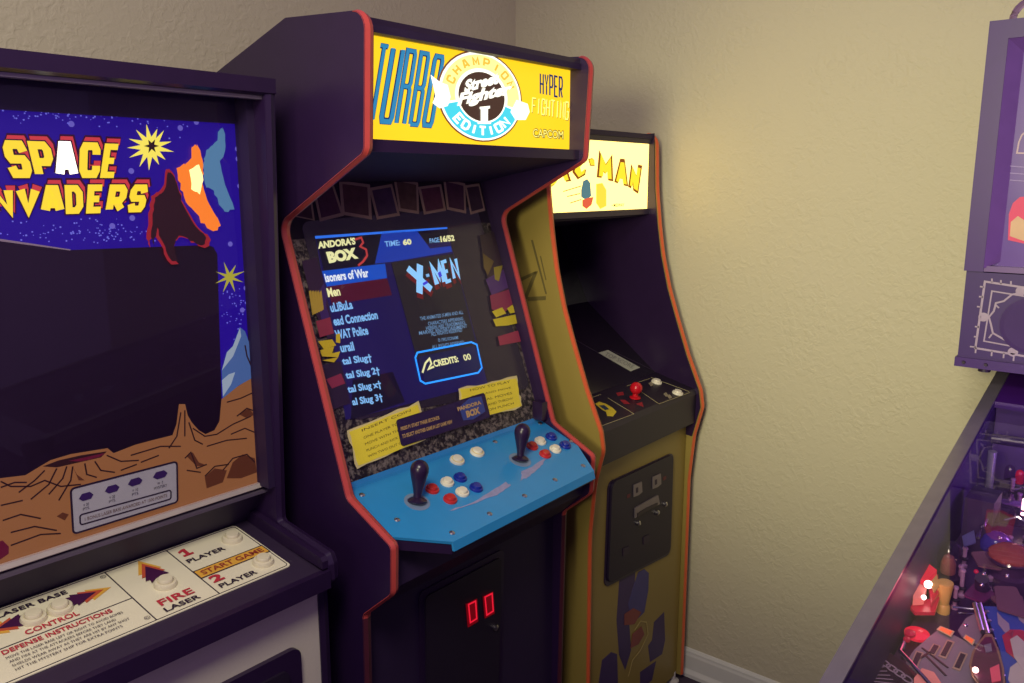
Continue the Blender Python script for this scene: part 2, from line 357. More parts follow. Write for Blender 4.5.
# bezel and screen
BZ = Plane((0, 1.20, 1.04), (0, -1, .334), (xi, xo))
def bzp(x, z, off=0): return Vector((x, 1.20 + (z - 1.04) * .334, z)) + BZ.n * off
bez = part('monitor_bezel', M().slab([bzp(xi, 1.0), bzp(xo, 1.0), bzp(xo, 1.612), bzp(xi, 1.612)], .012), stone_mat(), fc, 'dark stone-print monitor bezel')
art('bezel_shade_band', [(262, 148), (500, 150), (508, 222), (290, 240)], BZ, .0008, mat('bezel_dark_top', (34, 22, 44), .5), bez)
scr = part('monitor_screen', M().prism(rrect(BZ, (300, 222), (476, 207), (530, 388), (352, 421), .02, .0016), BZ.n * -.001), mat('screen_black', (30, 26, 34), .25, emit=.016, emit_rgb=(190, 150, 220)), fc, 'lit game-menu screen')
SB = glow('screen_blue', (24, 66, 190), .62); SBR = glow('screen_bright_blue', (50, 120, 240), .9); SD = glow('screen_deep_blue', (36, 24, 106), .38); SDD = glow('screen_navy', (22, 14, 56), .25)
SM = glow('screen_maroon', (92, 16, 50), .5); SW = glow('screen_white', (225, 235, 235), 1.0); SLB = glow('screen_light_blue', (130, 190, 240), .9); SP = glow('screen_panel', (50, 44, 54), .35)
SYL = glow('screen_pale_yellow', (236, 238, 170), .95)
art('menu_background', [(315, 237), (446, 228), (487, 384), (345, 420)], BZ, .0024, SD, scr)
art('menu_background', [(352, 380), (392, 372), (404, 402), (350, 420)], BZ, .003, SDD, scr)
art('title_bar', [(315, 237), (446, 228), (449, 241), (400, 248), (386, 263), (323, 271)], BZ, .003, SDD, scr)
art('title_edge', [(314, 236.5), (446, 227.5), (446.4, 229.2), (314.6, 239.2)], BZ, .0036, SBR, scr)
art('time_tab', [(381, 232.6), (415, 230), (429, 249), (449.5, 246.5), (451, 252), (392, 262), (374, 264)], BZ, .0036, SB, scr)
art('menu_row', [(321, 271.5), (384, 264), (386, 278.5), (326, 287)], BZ, .0036, glow('screen_row_blue', (14, 84, 205), .75), scr)
art('menu_row', [(326, 287), (386, 278.5), (391, 295.5), (331, 305)], BZ, .0036, SM, scr)
art('preview_panel', [(390, 263), (452, 254), (476, 348), (416, 360)], BZ, .0036, SP, scr)
text("ANDORA'S", BZ, (317, 249.5), (354.5, 245), (316, 242), .0044, SYL, scr, .05)
text('BOX', BZ, (328, 264), (357.5, 259), (324.5, 252.5), .0044, SYL, scr, .07)
line('swirl', [(354, 240), (360, 238), (362, 243), (359, 247), (365, 250), (366, 256), (362, 262), (357, 266)], BZ, .0044, .0045, glow('screen_swirl', (206, 70, 70), .7), scr)
text('TIME:', BZ, (384, 247.5), (399, 245.8), (383, 242), .0046, SLB, scr, .02); text('60', BZ, (402, 246), (410.5, 245), (401, 240), .0046, SYL, scr, .05)
text('PAGE:', BZ, (428.5, 243.8), (438.5, 242.6), (428, 239), .0046, SLB, scr, .02); text('16/52', BZ, (439.5, 242.8), (453.5, 241.4), (438.6, 236.5), .0046, SYL, scr, .05)
rows = [('isoners of War', 324.5, 283, 368, 277.5, SW), ('Men', 327, 298, 339.5, 296, SYL), ('uLiBuLa', 330, 313, 352, 309.3, SLB), ('ead Connection', 333, 326.5, 377, 319.5, SLB), ('WAT Police', 335, 340, 367.5, 335, SLB),
        ('urail', 340, 353, 353.5, 351, SLB), ('tal Slug†', 342, 367.5, 371.5, 363, SLB), ('tal Slug 2†', 345.5, 381.5, 379.5, 376, SLB), ('tal Slug x†', 347.5, 395.5, 381, 389.5, SLB), ('al Slug 3†', 352, 408, 382.5, 402.5, SLB)]
for s, x0, y0, x1, y1, mt in rows: text(s, BZ, (x0, y0), (x1, y1), (x0 - 2.2, y0 - 9.2), .0046, mt, scr, .035)
XM = [('X', (417, 298), (434, 292.5), (402, 266), 1), ('-', (425.5, 282.5), (431, 280.8), (421.5, 271), 1), ('M', (434.5, 288.5), (446, 284.5), (427, 264), 1), ('E', (444.5, 284.5), (451, 282), (439, 261.5), 1), ('N', (452, 281.5), (459.5, 278.5), (447.5, 259.5), 1)]
for ch, bl, br, tl, _ in XM:
    part('letter', glyph_mesh(M(), ch, BZ, (bl[0] + 1.2, bl[1] + 5), (br[0] + 1.2, br[1] + 4.6), (tl[0] - .8, tl[1] + 5), .0044, .30 if ch == 'X' else .36), glow('logo_red_shadow', (130, 34, 40), .5), scr)
    part('letter', glyph_mesh(M(), ch, BZ, bl, br, tl, .0052, .30 if ch == 'X' else .36), glow('logo_sky_blue', (140, 205, 250), 1.0) if ch != '-' else SLB, scr)
    lo = [tuple(a + (b - a) * .30 for a, b in zip(p, q)) for p, q in ((bl, tl),)][0]
    if ch in 'XM': part('letter', glyph_mesh(M(), 'I', BZ, (bl[0] + 1, bl[1] - 6), (br[0] - 2, br[1] - 8), (bl[0] - 2, bl[1] - 15), .0058, .3), glow('logo_royal_blue', (60, 60, 220), .9), scr)
small = [('THE ANIMATED X-MEN AND ALL', 419, 321, 462, 314.3), ('CHARACTERS APPEARING', 427, 326, 462, 320.6), ('HEREIN ARE TRADEMARKS', 425, 330.6, 464, 324.5), ('MARVEL ENTERTAINMENT', 418, 335.4, 466, 328), ('ALL RIGHTS RESERVED', 430, 336.6, 461, 332), ('© 1992 KONAMI', 437, 342.5, 457, 339.5), ('ALL RIGHTS RESERVED', 431, 349.3, 463, 344.3)]
for s, x0, y0, x1, y1 in small: text(s, BZ, (x0, y0), (x1, y1), (x0 - .6, y0 - 3.6), .0046, glow('screen_small_blue', (120, 165, 205), .7), scr, .01)
GCY = glow('credit_frame_cyan', (40, 150, 255), 1.3)
art('credit_box', [(417, 357), (473, 346), (480, 371), (424, 384)], BZ, .0042, glow('credit_fill', (34, 36, 92), .45), scr)
line('credit_frame', [(416, 353), (470, 342.5), (475.5, 345), (480.5, 368), (477, 373), (424, 384), (419, 381), (414, 358)], BZ, .0048, .004, GCY, scr, True)
text('CREDITS:', BZ, (433, 367.6), (457.5, 362.3), (431, 361), .0052, SYL, scr, .04); text('00', BZ, (462.8, 361.4), (470, 359.8), (461, 355.2), .0052, SYL, scr, .02)
line('coin_icon', [(421, 373), (424, 363.5), (428, 359), (430, 364), (426.5, 370), (430, 368), (432.5, 367)], BZ, .0052, .0045, SYL, scr)
# printed pictures along the top of the bezel
PF_ = mat('photo_border_print', (168, 142, 126), .5)
pics = [[(292, 214), (311, 200), (314, 221), (294, 217)], [(312, 190), (331, 180), (343, 216), (319, 222)], [(338, 181), (369, 185), (371, 220), (341, 215)], [(368, 188.5), (391, 184.5), (399, 216), (376, 220)], [(392.5, 178), (417, 183), (418, 214.5), (398, 211.5)], [(417, 187.5), (440, 184.5), (445, 211), (423, 215)], [(442, 179), (464, 184), (465, 214), (446, 210)], [(463.5, 186), (478, 184), (484, 211), (469.5, 215)]]
pcol = [(70, 40, 60), (84, 44, 72), (92, 58, 66), (74, 52, 84), (96, 70, 66), (96, 52, 72), (80, 48, 70), (66, 44, 62)]
for i, (q, c) in enumerate(zip(pics, pcol)):
    cxm = sum(p[0] for p in q) / 4; cym = sum(p[1] for p in q) / 4
    art('photo_print', q, BZ, .0030 + .0002 * i, PF_, bez)
    art('photo_image', [(cxm + (p[0] - cxm) * .80, cym + (p[1] - cym) * .82) for p in q], BZ, .0036 + .0002 * i, mat('photo_tone_%d' % i, c, .5, var=.5, scale=60), bez)
# abstract colour patches on the bezel margins
def blob(pts, col, name='colour_patch', off=.006): art(name, pts, BZ, off, mat('patch_%d_%d_%d' % col, col, .5), bez)
blob([(300, 262), (315, 258), (322, 284), (328, 312), (333, 338), (326, 340), (312, 310)], (52, 30, 62))
for k in range(5): blob([(307 + k * 2.6, 292 + k * .4), (309 + k * 2.6, 291), (313 + k * 2.2, 314 - k), (310.6 + k * 2.2, 316 - k)], (196, 170, 62), off=.0068)
blob([(314, 296), (322, 284), (325, 296), (324, 306), (328, 318), (320, 322)], (64, 40, 104), off=.0064)
blob([(314, 322), (328, 318), (332, 334), (318, 338)], (150, 54, 74), off=.0068)
for q in ([(316, 342), (330, 340), (334, 346), (322, 350)], [(318, 351), (332, 347), (330, 354), (338, 352), (336, 358), (320, 357)], [(320, 361), (336, 358), (332, 363)], [(334, 335), (338, 334), (338, 344), (334, 343)]): blob(q, (222, 202, 40), off=.0072)
blob([(324, 380), (339, 374), (343, 384), (330, 389)], (150, 50, 80), off=.0068)
blob([(318, 366), (339, 362), (349, 404), (330, 410)], (44, 26, 58), off=.0058)
# right margin
blob([(478, 236), (494, 232), (500, 262), (508, 290), (490, 296), (482, 262)], (66, 50, 58))
blob([(481, 254), (492, 262), (486, 276), (482, 268)], (120, 104, 54), off=.0066); blob([(492, 268), (501, 266), (497, 282), (493, 280)], (168, 158, 56), off=.0066)
blob([(484, 280), (503, 270), (508, 288), (490, 296)], (92, 62, 120), off=.0064)
blob([(488, 296), (508, 290), (514, 304), (502, 314), (490, 310)], (150, 58, 84), off=.0068)
for q in ([(490, 312), (500, 308), (504, 314), (494, 318)], [(505, 309), (512, 305), (514, 313), (508, 314)], [(491, 320), (514, 315), (515, 324), (506, 326), (494, 327)]): blob(q, (226, 214, 50), off=.0074)
blob([(496, 337), (516, 331), (519, 342), (498, 346)], (168, 62, 84), off=.0068)
# yellow torn notes and plate
NY = mat('yellow_note_print', (232, 218, 60), .55, emit=.10, emit_rgb=(255, 235, 50)); NYB = mat('note_torn_edge', (230, 222, 150), .55); NI = mat('note_ink', (120, 104, 40), .6)
def torn(pts, amp, n=7):
    out = []
    for i in range(len(pts)):
        a, b = pts[i], pts[(i + 1) % len(pts)]
        for k in range(n): t = k / n; out.append((a[0] + (b[0] - a[0]) * t + random.uniform(-amp, amp), a[1] + (b[1] - a[1]) * t + random.uniform(-amp, amp)))
    return out
n1 = [(345, 432), (417, 402), (424, 440), (354, 469)]; n2 = [(456, 389), (515, 377), (520, 407), (462, 424)]
for q, ln in ((n1, [(.15, 'INSERT COIN'), (.35, 'ONE PLAYER TO START'), (.52, 'MOVE WITH THE STICK'), (.69, 'PUNCH AND KICK BUTTONS'), (.85, 'WIN TWO OUT OF THREE')]), (n2, [(.15, 'HOW TO PLAY'), (.35, 'JUMP AND MOVE'), (.52, 'SPECIAL MOVES'), (.69, 'BLOCK AND THROW'), (.85, 'DRAGON PUNCH')])):
    nb = art('note', torn(q, 1.2), BZ, .0080, NYB, bez, 'torn yellow instruction note')
    c = (sum(p[0] for p in q) / 4, sum(p[1] for p in q) / 4)
    art('note_face', torn([(c[0] + (p[0] - c[0]) * .95, c[1] + (p[1] - c[1]) * .92) for p in q], .5), BZ, .0086, NY, bez)
    for t, s in ln:
        L0 = [q[0][i] + (q[3][i] - q[0][i]) * t for i in (0, 1)]; R0 = [q[1][i] + (q[2][i] - q[1][i]) * t for i in (0, 1)]
        f0, f1 = (.18, .86)
        a = [L0[i] + (R0[i] - L0[i]) * f0 for i in (0, 1)]; b = [L0[i] + (R0[i] - L0[i]) * f1 for i in (0, 1)]
        text(s, BZ, a, b, (a[0] - .5, a[1] - 2.4), .0092, NI, bez)
plq = part('name_plate', M().prism(rrect(BZ, (393, 421), (481, 393.5), (487, 418), (398.5, 447), .006, .0102), BZ.n * -.002), mat('plate_navy', (44, 28, 76), .4), fc, 'dark blue game-name sticker')
line('plate_outline', rrect(BZ, (393, 421), (481, 393.5), (487, 418), (398.5, 447), .006, .0108), BZ, 0, .0015, INK, plq, True)
art('plate_glow_arc', [(456, 408), (466, 399), (478, 397), (482, 412), (470, 420), (460, 421)], BZ, .0109, mat('plate_blue_print', (62, 80, 150), .4), plq)
GOLD = mat('gold_print', (206, 174, 110), .5)
text('PANDORA', BZ, (454.5, 412), (478, 404.8), (453.4, 408.2), .0116, GOLD, plq, .05); text('BOX', BZ, (463.5, 418.6), (477, 414), (462, 411.8), .0116, GOLD, plq, .06)
text('PRESS P1 START THREE SECONDS', BZ, (397.5, 431.5), (436, 420), (397, 427.8), .0112, GOLD, plq, .03); text('TO SELECT ANOTHER GAME IN LIST GAME VIEW', BZ, (399, 439), (449, 424), (398.4, 435.2), .0112, GOLD, plq, .03)
part('screen_glass', M().slab([bzp(xi, 1.02, .016), bzp(xo, 1.02, .016), bzp(xo, 1.60, .016), bzp(xi, 1.60, .016)], .003), glass_mat('bezel_glass', (.97, .95, .98), 1.25), fc)
# control panel
CPZ = .970
CP = Plane((0, 1.05, CPZ), (0, -.38, 1))
def cpp(x, y, off=0): return Vector((x, y, CPZ + (y - 1.05) * .38)) + CP.n * off
BLUE = mat('blue_panel_paint', (46, 144, 208), .34, var=.06)
outline = [(xi, 1.195), (xo, 1.195), (xo, 1.085), (xo - .055, 1.012), (xi + .09, .994), (xi, 1.052)]
outline = [(xi, 1.195), (xo, 1.195), (xo, 1.078), (xo - .05, .998), (xi + .09, .990), (xi, 1.052)]
cp = part('control_panel', M().prism([cpp(*p) for p in outline], CP.n * -.006), BLUE, fc, 'blue metal control panel')
part('panel_front_lip', M().prism([cpp(xi + .09, .990, 0), cpp(xo - .05, .998, 0), cpp(xo - .05, .998) + Vector((0, -.004, -.018)), cpp(xi + .09, .990) + Vector((0, -.004, -.018))], (0, .005, 0)), BLUE, cp)
part('panel_back_strip', M().slab([cpp(xi, 1.193), cpp(xo, 1.193), Vector((xo, 1.214, 1.062)), Vector((xi, 1.214, 1.062))], .003), BLUE, cp)
part('panel_box', M().prism([(xi, 1.075, .945), (xi, 1.19, .99), (xi, 1.19, .80), (xi, 1.125, .80), (xi, 1.06, .865)], (xo - xi, 0, 0)), BLK2, fc)
part('panel_underside', M().prism([cpp(*p, -.008) for p in outline], (0, .0, -.018)), BLKP, fc)
wear = mat('worn_primer', (150, 150, 190), .5, var=.3, scale=90)
art('worn_patch', torn([(450, 511), (478, 500), (506, 482), (511, 486), (497, 495), (470, 505)], .8, 5), CP, .0008, wear, cp, 'pale scratched wear mark')
art('worn_patch', torn([(520, 481), (522, 472), (546, 458), (540, 468), (530, 476)], .8, 5), CP, .0008, wear, cp)
def button(q, plane, col, parent, r=.0145, name='push_button', ring=None):
    c = plane.at(q); m = M().lathe([(r, 0), (r, .003), (r * .93, .0052), (r * .74, .0058), (r * .70, .0045), (r * .68, .0045), (r * .67, .0085), (r * .60, .0105), (0, .0110)], c, plane.n, 24)
    return part(name, m, col, parent, smooth=True)
BW = mat('white_button_plastic', (232, 226, 206), .3, var=.03); BR = mat('red_button_plastic', (190, 44, 48), .28, var=.04); BB = mat('blue_button_plastic', (28, 44, 150), .28, var=.04)
for q, c in [((432, 490), BR), ((450, 500), BR), ((447, 483), BW), ((462, 493), BW), ((460, 478.5), BB), ((476, 488.5), BB), ((532, 447), BR), ((545, 455), BR), ((540, 442), BW), ((555, 450), BW), ((551, 437.5), BB), ((565, 446), BB)]:
    button(q, CP, c, cp)
CRM = mat('cream_button_plastic', (226, 208, 150), .35, var=.04)
for q in ((457, 461), (477, 453)):
    b = button(q, CP, BW, cp, .0165, 'start_button'); c = CP.at(q, .0114)
for q in ((457, 461), (477, 453)): part('start_button_ring', M().lathe([(.0125, .0055), (.0135, .0062), (.0112, .0062)], CP.at(q), CP.n, 24), CRM, cp)
for q in ((422, 497), (521, 452)):
    c = CP.at((q[0] - 5, q[1] + 5)) if q[0] < 450 else CP.at((q[0] - 1, q[1] + 8))
    lean = Vector((.16, .02, 1)).normalized()
    part('joystick_dust_ring', M().lathe([(.026, 0), (.026, .0006), (.014, .0008)], c, CP.n, 28), mat('scuffed_ring', (120, 140, 170), .5), cp)
    js = part('joystick', M().lathe([(.019, .001), (.0195, .004), (.014, .008), (.0085, .010), (.0082, .016), (.0095, .024), (.0125, .036), (.0162, .050), (.0182, .060), (.0180, .068), (.0155, .075), (.0105, .080), (.005, .0825), (0, .083)], c, lean, 20), BLKP, cp, 'black bat-handle joystick', smooth=True)
for q in ((362, 495), (397, 520), (452, 533), (489.5, 514), (524.5, 496), (555, 480), (583, 466), (495, 442), (540, 423.5), (571, 441.5)):
    part('bolt', M().lathe([(.0058, 0), (.0058, .0012), (.0035, .0028), (0, .0032)], CP.at(q), CP.n, 12), STEEL, cp, smooth=True)
part('bracket', M().box((xo - .022, 1.17, 1.03), (xo - .002, 1.20, 1.075)), BLKP, fc)
# lower front
part('front_panel', M().box((xi, 1.150, .03), (xo, 1.165, .86)), BLK2, fc)
FP = Plane((0, 1.150, 0), (0, -1, 0))
cdq = rrect(FP, (418, 592), (503, 548), (500, 700), (420, 760), .015, .004)
part('coin_door_frame', M().prism(cdq, (0, .006, 0)), BLKP, fc)
door = part('coin_door', M().prism(rrect(FP, (423, 596), (499, 556), (496, 694), (425, 748), .012, .008), (0, .006, 0)), mat('coin_door_black', (30, 20, 42), .5), fc)
REDL = glow('coin_reject_red', (235, 26, 52), 1.0)
def digit_box(x, y, name='coin_slot_light'):
    line(name, [(x - 3.6, y - 8), (x + 3.4, y - 11.5), (x + 4.6, y + 6), (x - 1.8, y + 10)], FP, .0115, .0035, REDL, door, True, label='glowing red coin slot')
digit_box(468.5, 611); digit_box(485, 603.5)
part('coin_slot_window', M().prism([FP.at(q, .010) for q in ((463, 603), (474, 597.5), (475, 620), (465, 626))], (0, .002, 0)), mat('red_window', (80, 8, 22), .2, emit=.2, emit_rgb=(200, 10, 30)), door)
part('coin_slot_window', M().prism([FP.at(q, .010) for q in ((480, 595.5), (490, 590.5), (491.5, 612), (482, 617))], (0, .002, 0)), mat('red_window', (80, 8, 22)), door)
part('door_lock', M().lathe([(.007, 0), (.007, .006), (.003, .008), (0, .008)], FP.at((492, 626), .008), FP.n, 14), STEEL, door, smooth=True)
for x in (XL + .06, XR - .06):
    for y in (1.2, 1.72): part('leveling_foot', M().lathe([(.02, 0), (.02, .008), (.007, .01), (.007, .035)], (x, y, 0), n=12), STEEL, fc)
part('base_panel', M().box((xi, 1.15, .028), (xo, 1.79, .04)), BLK2, fc)

# ================================================================== YELLOW MAZE-GAME CABINET (right)
YXL, YXR = 1.672, 2.238
pc = thing('arcade_cabinet', 'yellow arcade cabinet with orange edge trim in the corner beside the textured wall', 'arcade cabinet', ((YXL + YXR) / 2, 1.45, 0))
YEL = mat('yellow_cabinet_paint', (146, 127, 64), .42, var=.05, scale=8)
prof = [(1.80, .03), (1.112, .03), (1.116, .70), (1.104, .84), (1.080, .935), (1.088, .985), (1.134, 1.088), (1.176, 1.20), (1.206, 1.285), (1.232, 1.385), (1.247, 1.475), (1.260, 1.58), (1.268, 1.745), (1.80, 1.745)]
rads = [0, 0, .2, .15, .05, .04, .3, .4, .4, .5, .5, .5, .035, .02]
for x0 in (YXL, YXR - T):
    m, pts = side_panel(prof, rads, x0, x0 + T)
    sp = part('side_panel', m, YEL, pc)
    k = max(i for i, p in enumerate(pts) if p.y > 1.74 and p.x < 1.6)
    part('edge_molding', molding(pts[1:k + 1], x0, x0 + T), ORG_T, sp, 'orange plastic edge trim', smooth=True)
yi, yo = YXL + T, YXR - T
for x0 in (yi, yo - .004):
    lp = [(y + (.004 if y < 1.7 else -.02), z) for y, z in prof[3:13]] + [(1.75, 1.735), (1.75, .9)]
    part('inner_liner', M().prism([(x0, a, b) for a, b in lp], (.004, 0, 0)), BLKP, pc)
yi, yo = yi + .004, yo - .004
SPN = Plane((YXL, 0, 0), (-1, 0, 0))
sl = [o for o in pc.children if o.name.startswith('side_panel')][0]
DKP = mat('faded_side_print', (96, 84, 44), .6)
for q in ([(518, 279), (536, 271), (537.5, 273), (520, 282)], [(534, 272), (538, 271), (527, 299), (523, 300)], [(527, 297), (546, 296), (546, 300), (528, 301)], [(531, 240), (533, 240), (547, 294), (545.5, 294)], [(540, 256), (541, 256), (546.5, 280), (545.6, 280)]): art('side_print', q, SPN, .0008, DKP, sl)
part('back_panel', M().box((yi, 1.78, .03), (yo, 1.80, 1.73)), BLK2, pc)
part('top_panel', M().box((yi, 1.275, 1.728), (yo, 1.79, 1.742)), BLK2, pc)
PQ = Plane((0, 1.288, 0), (0, -1, 0), (yi, yo))
ym = part('marquee', M().box((yi, 1.288, 1.524), (yo, 1.308, 1.720)), glow('marquee_warm_white', (255, 218, 118), 2.8), pc, 'backlit pale marquee panel')
part('marquee_retainer', M().box((yi, 1.279, 1.714), (yo, 1.300, 1.730)), BLKP, pc)
part('marquee_retainer', M().box((yi, 1.279, 1.508), (yo, 1.300, 1.524)), BLKP, pc)
part('light_box', M().box((yi, 1.312, 1.50), (yo, 1.45, 1.725)), BLK2, pc)
YG = glow('logo_yellow', (255, 224, 40), 1.1); YO = glow('logo_outline', (176, 84, 10), .5)
def sgl(polys, name='letter'):
    for p in polys:
        c = (sum(a[0] for a in p) / len(p), sum(a[1] for a in p) / len(p))
        art(name, p, PQ, .001, YO, ym)
        art(name, [(c[0] + (a[0] - c[0]) * .76, c[1] + (a[1] - c[1]) * .80) for a in p], PQ, .0018, YG, ym)
# letters of the name with slanted, fanned-out strokes
sgl([[(517, 184), (524, 160), (536, 158), (540, 170), (531, 176), (527, 186)]])
sgl([[(546, 190), (557, 158), (563, 157), (571, 181), (566, 182), (563, 175), (558, 176), (554, 185)]])
sgl([[(572, 172), (577, 160), (585, 155), (585.5, 160), (579, 167), (581, 173), (586, 169), (585, 175), (577.5, 179.5)]])
sgl([[(588, 159), (592, 158), (594, 160), (594.5, 166), (590, 166)]])
sgl([[(596.5, 177.5), (599, 150), (605.5, 164), (612, 154.5), (613, 181.5), (608, 180.5), (607.5, 171), (605, 174), (602.5, 171), (601.5, 178)]])
sgl([[(614, 182), (620, 158.5), (624.5, 159), (628, 186.5), (623.5, 185.5), (622.5, 179), (619, 178.5), (617.5, 183.5)]])
sgl([[(628, 187), (631, 164), (636.5, 176), (638, 164.5), (642, 165.5), (638, 194), (633, 190.5), (632, 181), (631, 188.5)]])
for a, b in (((563, 191.5), (581, 186)), ((567, 196.5), (580, 193.5)), ((570, 203), (581, 199.5))): line('speed_line', [a, b], PQ, .001, .0022, YO, ym)
art('print_patch', [(581, 190), (583, 181), (587, 179), (590, 183), (591, 196), (586, 200), (581, 197)], PQ, .001, glow('patch_teal', (86, 140, 150), .7), ym, 'plain teal colour patch')
art('print_patch', [(582, 200), (587, 198), (593, 197), (591, 205), (586, 209), (582, 206)], PQ, .0016, glow('patch_red', (235, 96, 60), .9), ym)
art('print_patch', [(596, 184), (602, 183), (606, 190), (606, 206), (600, 209), (596, 203)], PQ, .001, glow('patch_gold', (250, 214, 60), 1.1), ym)
text('• MIDWAY', PQ, (611.5, 207), (624, 206.4), (611.5, 203.8), .001, glow('caption_ink', (70, 56, 20), .3), ym, .02)
# monitor cavity
part('marquee_underside', M().prism([(yi, 1.286, 1.506), (yi, 1.60, 1.46), (yi, 1.60, 1.475), (yi, 1.286, 1.52)], (yo - yi, 0, 0)), BLK2, pc)
mb = part('monitor_bezel', M().prism([(yi, 1.235, 1.016), (yi, 1.50, 1.22), (yi, 1.62, 1.47), (yi, 1.635, 1.46), (yi, 1.515, 1.21), (yi, 1.235, .996)], (yo - yi, 0, 0)), mat('gloss_black_bezel', (24, 14, 32), .22), pc)
MB = Plane((0, 1.235, 1.016), (0, -.204, .265))
art('card_reflection', [(598.3, 353), (607.8, 350.2), (640, 367.8), (630.6, 371.5)], MB, .0012, mat('reflection_grey', (176, 178, 160), .6), mb, 'small pale grey reflection, built as a flat card')  # pale reflection in the plexiglass, built as a flat card
text('TOP SCORE', MB, (604, 355.5), (632, 369), (606.5, 352.5), .002, mat('reflection_ink', (120, 118, 110), .6), mb)
line('bezel_line', [(572, 338), (612, 361)], MB, .001, .002, mat('bezel_grey_line', (60, 48, 68), .5), mb)
line('bezel_line', [(610, 350), (652, 370)], MB, .001, .002, mat('bezel_grey_line', (60, 48, 68)), mb)
# control panel
cprof = [(1.122, .875), (1.100, .885), (1.098, .975), (1.106, .990), (1.240, 1.022), (1.240, 1.0), (1.122, .96)]
ycp = part('control_panel', M().prism([(yi, a, b) for a, b in cprof], (yo - yi, 0, 0)), mat('control_black', (34, 24, 42), .45), pc, 'black control panel')
YC = Plane((0, 1.106, .990), (0, -.239, 1), (yi, yo))
LW = mat('panel_pinstripe', (170, 160, 120), .5)
for a, b in (((601.5, 426), (634, 414)), ((659, 404), (690, 392.5)), ((592, 397.5), (601, 394.5)), ((634, 414), (608, 398)), ((627, 386), (650, 378.5)), ((659, 404), (640, 391)), ((651, 377.5), (689, 391.5))): line('pinstripe', [a, b], YC, .0006, .0016, LW, ycp)
art('emblem', [(595, 404), (599, 402), (606, 404), (613, 408.5), (616.5, 412), (613, 416.5), (607, 416), (606, 412), (601, 409), (598, 406.5)], YC, .0008, mat('emblem_yellow', (212, 190, 50), .5), ycp, 'faded yellow emblem')
art('emblem_mark', [(599, 406), (604, 405.5), (609, 409.5), (605, 410.5)], YC, .0016, mat('emblem_blue', (40, 56, 80), .5), ycp)
RDK = mat('dark_red_print', (150, 30, 44), .5)
for q in ([(616, 393), (623, 392), (624, 395), (618, 396)], [(620, 400), (625, 400), (630, 404), (624, 404)], [(635, 396), (640, 396), (641, 399), (636, 399)], [(636, 404), (642, 402), (643.5, 407)]): art('arrow_mark', q, YC, .0008, RDK, ycp)
jb = YC.at((635, 398))
part('joystick', M().lathe([(.016, 0), (.016, .003), (.008, .006), (.0075, .020)], jb, (0, -.1, 1), 16).ball(jb + Vector((0, -.003, .029)), .0178), mat('red_ball_plastic', (196, 24, 38), .22, var=.04), ycp, 'red ball-top joystick', smooth=True)
for q in ((656.5, 382.5), (677.5, 393.5)): button(q, YC, BW, ycp, .0165, 'start_button')
for q in ((651, 384.5), (666, 395), (669.5, 397)): art('button_print', [(q[0] - 2.6, q[1] - 1), (q[0], q[1] - 2.6), (q[0] + 2.6, q[1] + .6), (q[0], q[1] + 2)], YC, .0008, mat('button_legend', (150, 140, 116), .5), ycp)
# lower front, coin door and print
part('front_panel', M().prism([(yi, 1.128, .03), (yi, 1.128, .878), (yi, 1.140, .878), (yi, 1.140, .03)], (yo - yi, 0, 0)), YEL, pc)
YF = Plane((0, 1.128, 0), (0, -1, 0), (yi, yo))
yd = part('coin_door', M().prism(rrect(YF, (609.5, 482), (670.5, 453.5), (667.5, 551), (605.5, 583), .02, .010), (0, .012, 0)), mat('coin_door_black', (30, 20, 42), .5), pc, 'black steel coin door')
part('coin_door_frame', M().prism(rrect(YF, (607.5, 482), (672.5, 452), (669.5, 553.5), (603.5, 587.5), .022, .004), (0, .006, 0)), BLKP, pc)
SLT = mat('coin_plate_grey', (132, 122, 130), .35, .6)
for dx, dy in ((0, 0), (19, -8)):
    part('coin_slot', M().prism([YF.at((a + dx, b + dy), .013) for a, b in ((630, 484), (638, 480.5), (638.5, 491), (635, 494), (630, 496))], (0, .003, 0)), SLT, yd)
    art('coin_slot_opening', [[(632 + dx, 487 + dy), (634 + dx, 486 + dy), (634 + dx, 491 + dy), (632 + dx, 492 + dy)]], YF, .0138, INK, yd)
    art('price_mark', [(624 + dx * 1.9, 494 + dy * 2.2), (627 + dx * 1.9, 492.5 + dy * 2.2), (627 + dx * 1.9, 496 + dy * 2.2), (624 + dx * 1.9, 497.5 + dy * 2.2)], YF, .0106, mat('dull_red_print', (92, 24, 40), .5), yd)
part('coin_return', M().prism([YF.at(q, .014) for q in ((631, 507), (643, 500), (654, 494), (656, 503), (648, 507), (638, 512), (631, 517))], (0, .004, 0)), SLT, yd)
part('coin_return_flap', M().prism([YF.at(q, .0155) for q in ((633, 512), (642, 506.5), (653, 501.5), (653, 504), (642, 510), (633, 516))], (0, .0015, 0)), DARKM, yd)
for q in ((634.5, 522), (653.5, 511.5), (661.5, 503)): part('door_lock', M().lathe([(.0075, 0), (.0075, .006), (.004, .009), (0, .009)], YF.at(q, .010), YF.n, 14), STEEL, yd, smooth=True)
for q in ((622.5, 550), (643, 538.5)): part('reject_button', M().prism([YF.at((q[0] + a, q[1] + b), .012) for a, b in ((-3, -2.5), (3, -5), (3, 2.5), (-3, 5))], (0, .002, 0)), INK, yd)
NV = mat('front_print_indigo', (66, 48, 92), .5); NV2 = mat('front_print_blue', (72, 66, 122), .5); RP = mat('front_print_red', (134, 66, 60), .5); FL = mat('front_print_cream', (180, 160, 96), .5)
fpan = [o for o in pc.children if o.name.startswith('front_panel')][0]
art('print_band', [(619.5, 577), (635.5, 568), (634, 590), (629, 622), (631, 650), (625, 670), (619, 655), (616.5, 620)], YF, .0006, NV, fpan)
art('print_band', [(628, 604), (634, 584), (638, 572), (644, 569), (648.5, 573), (648, 590), (644, 612), (632, 624)], YF, .0012, NV2, fpan)
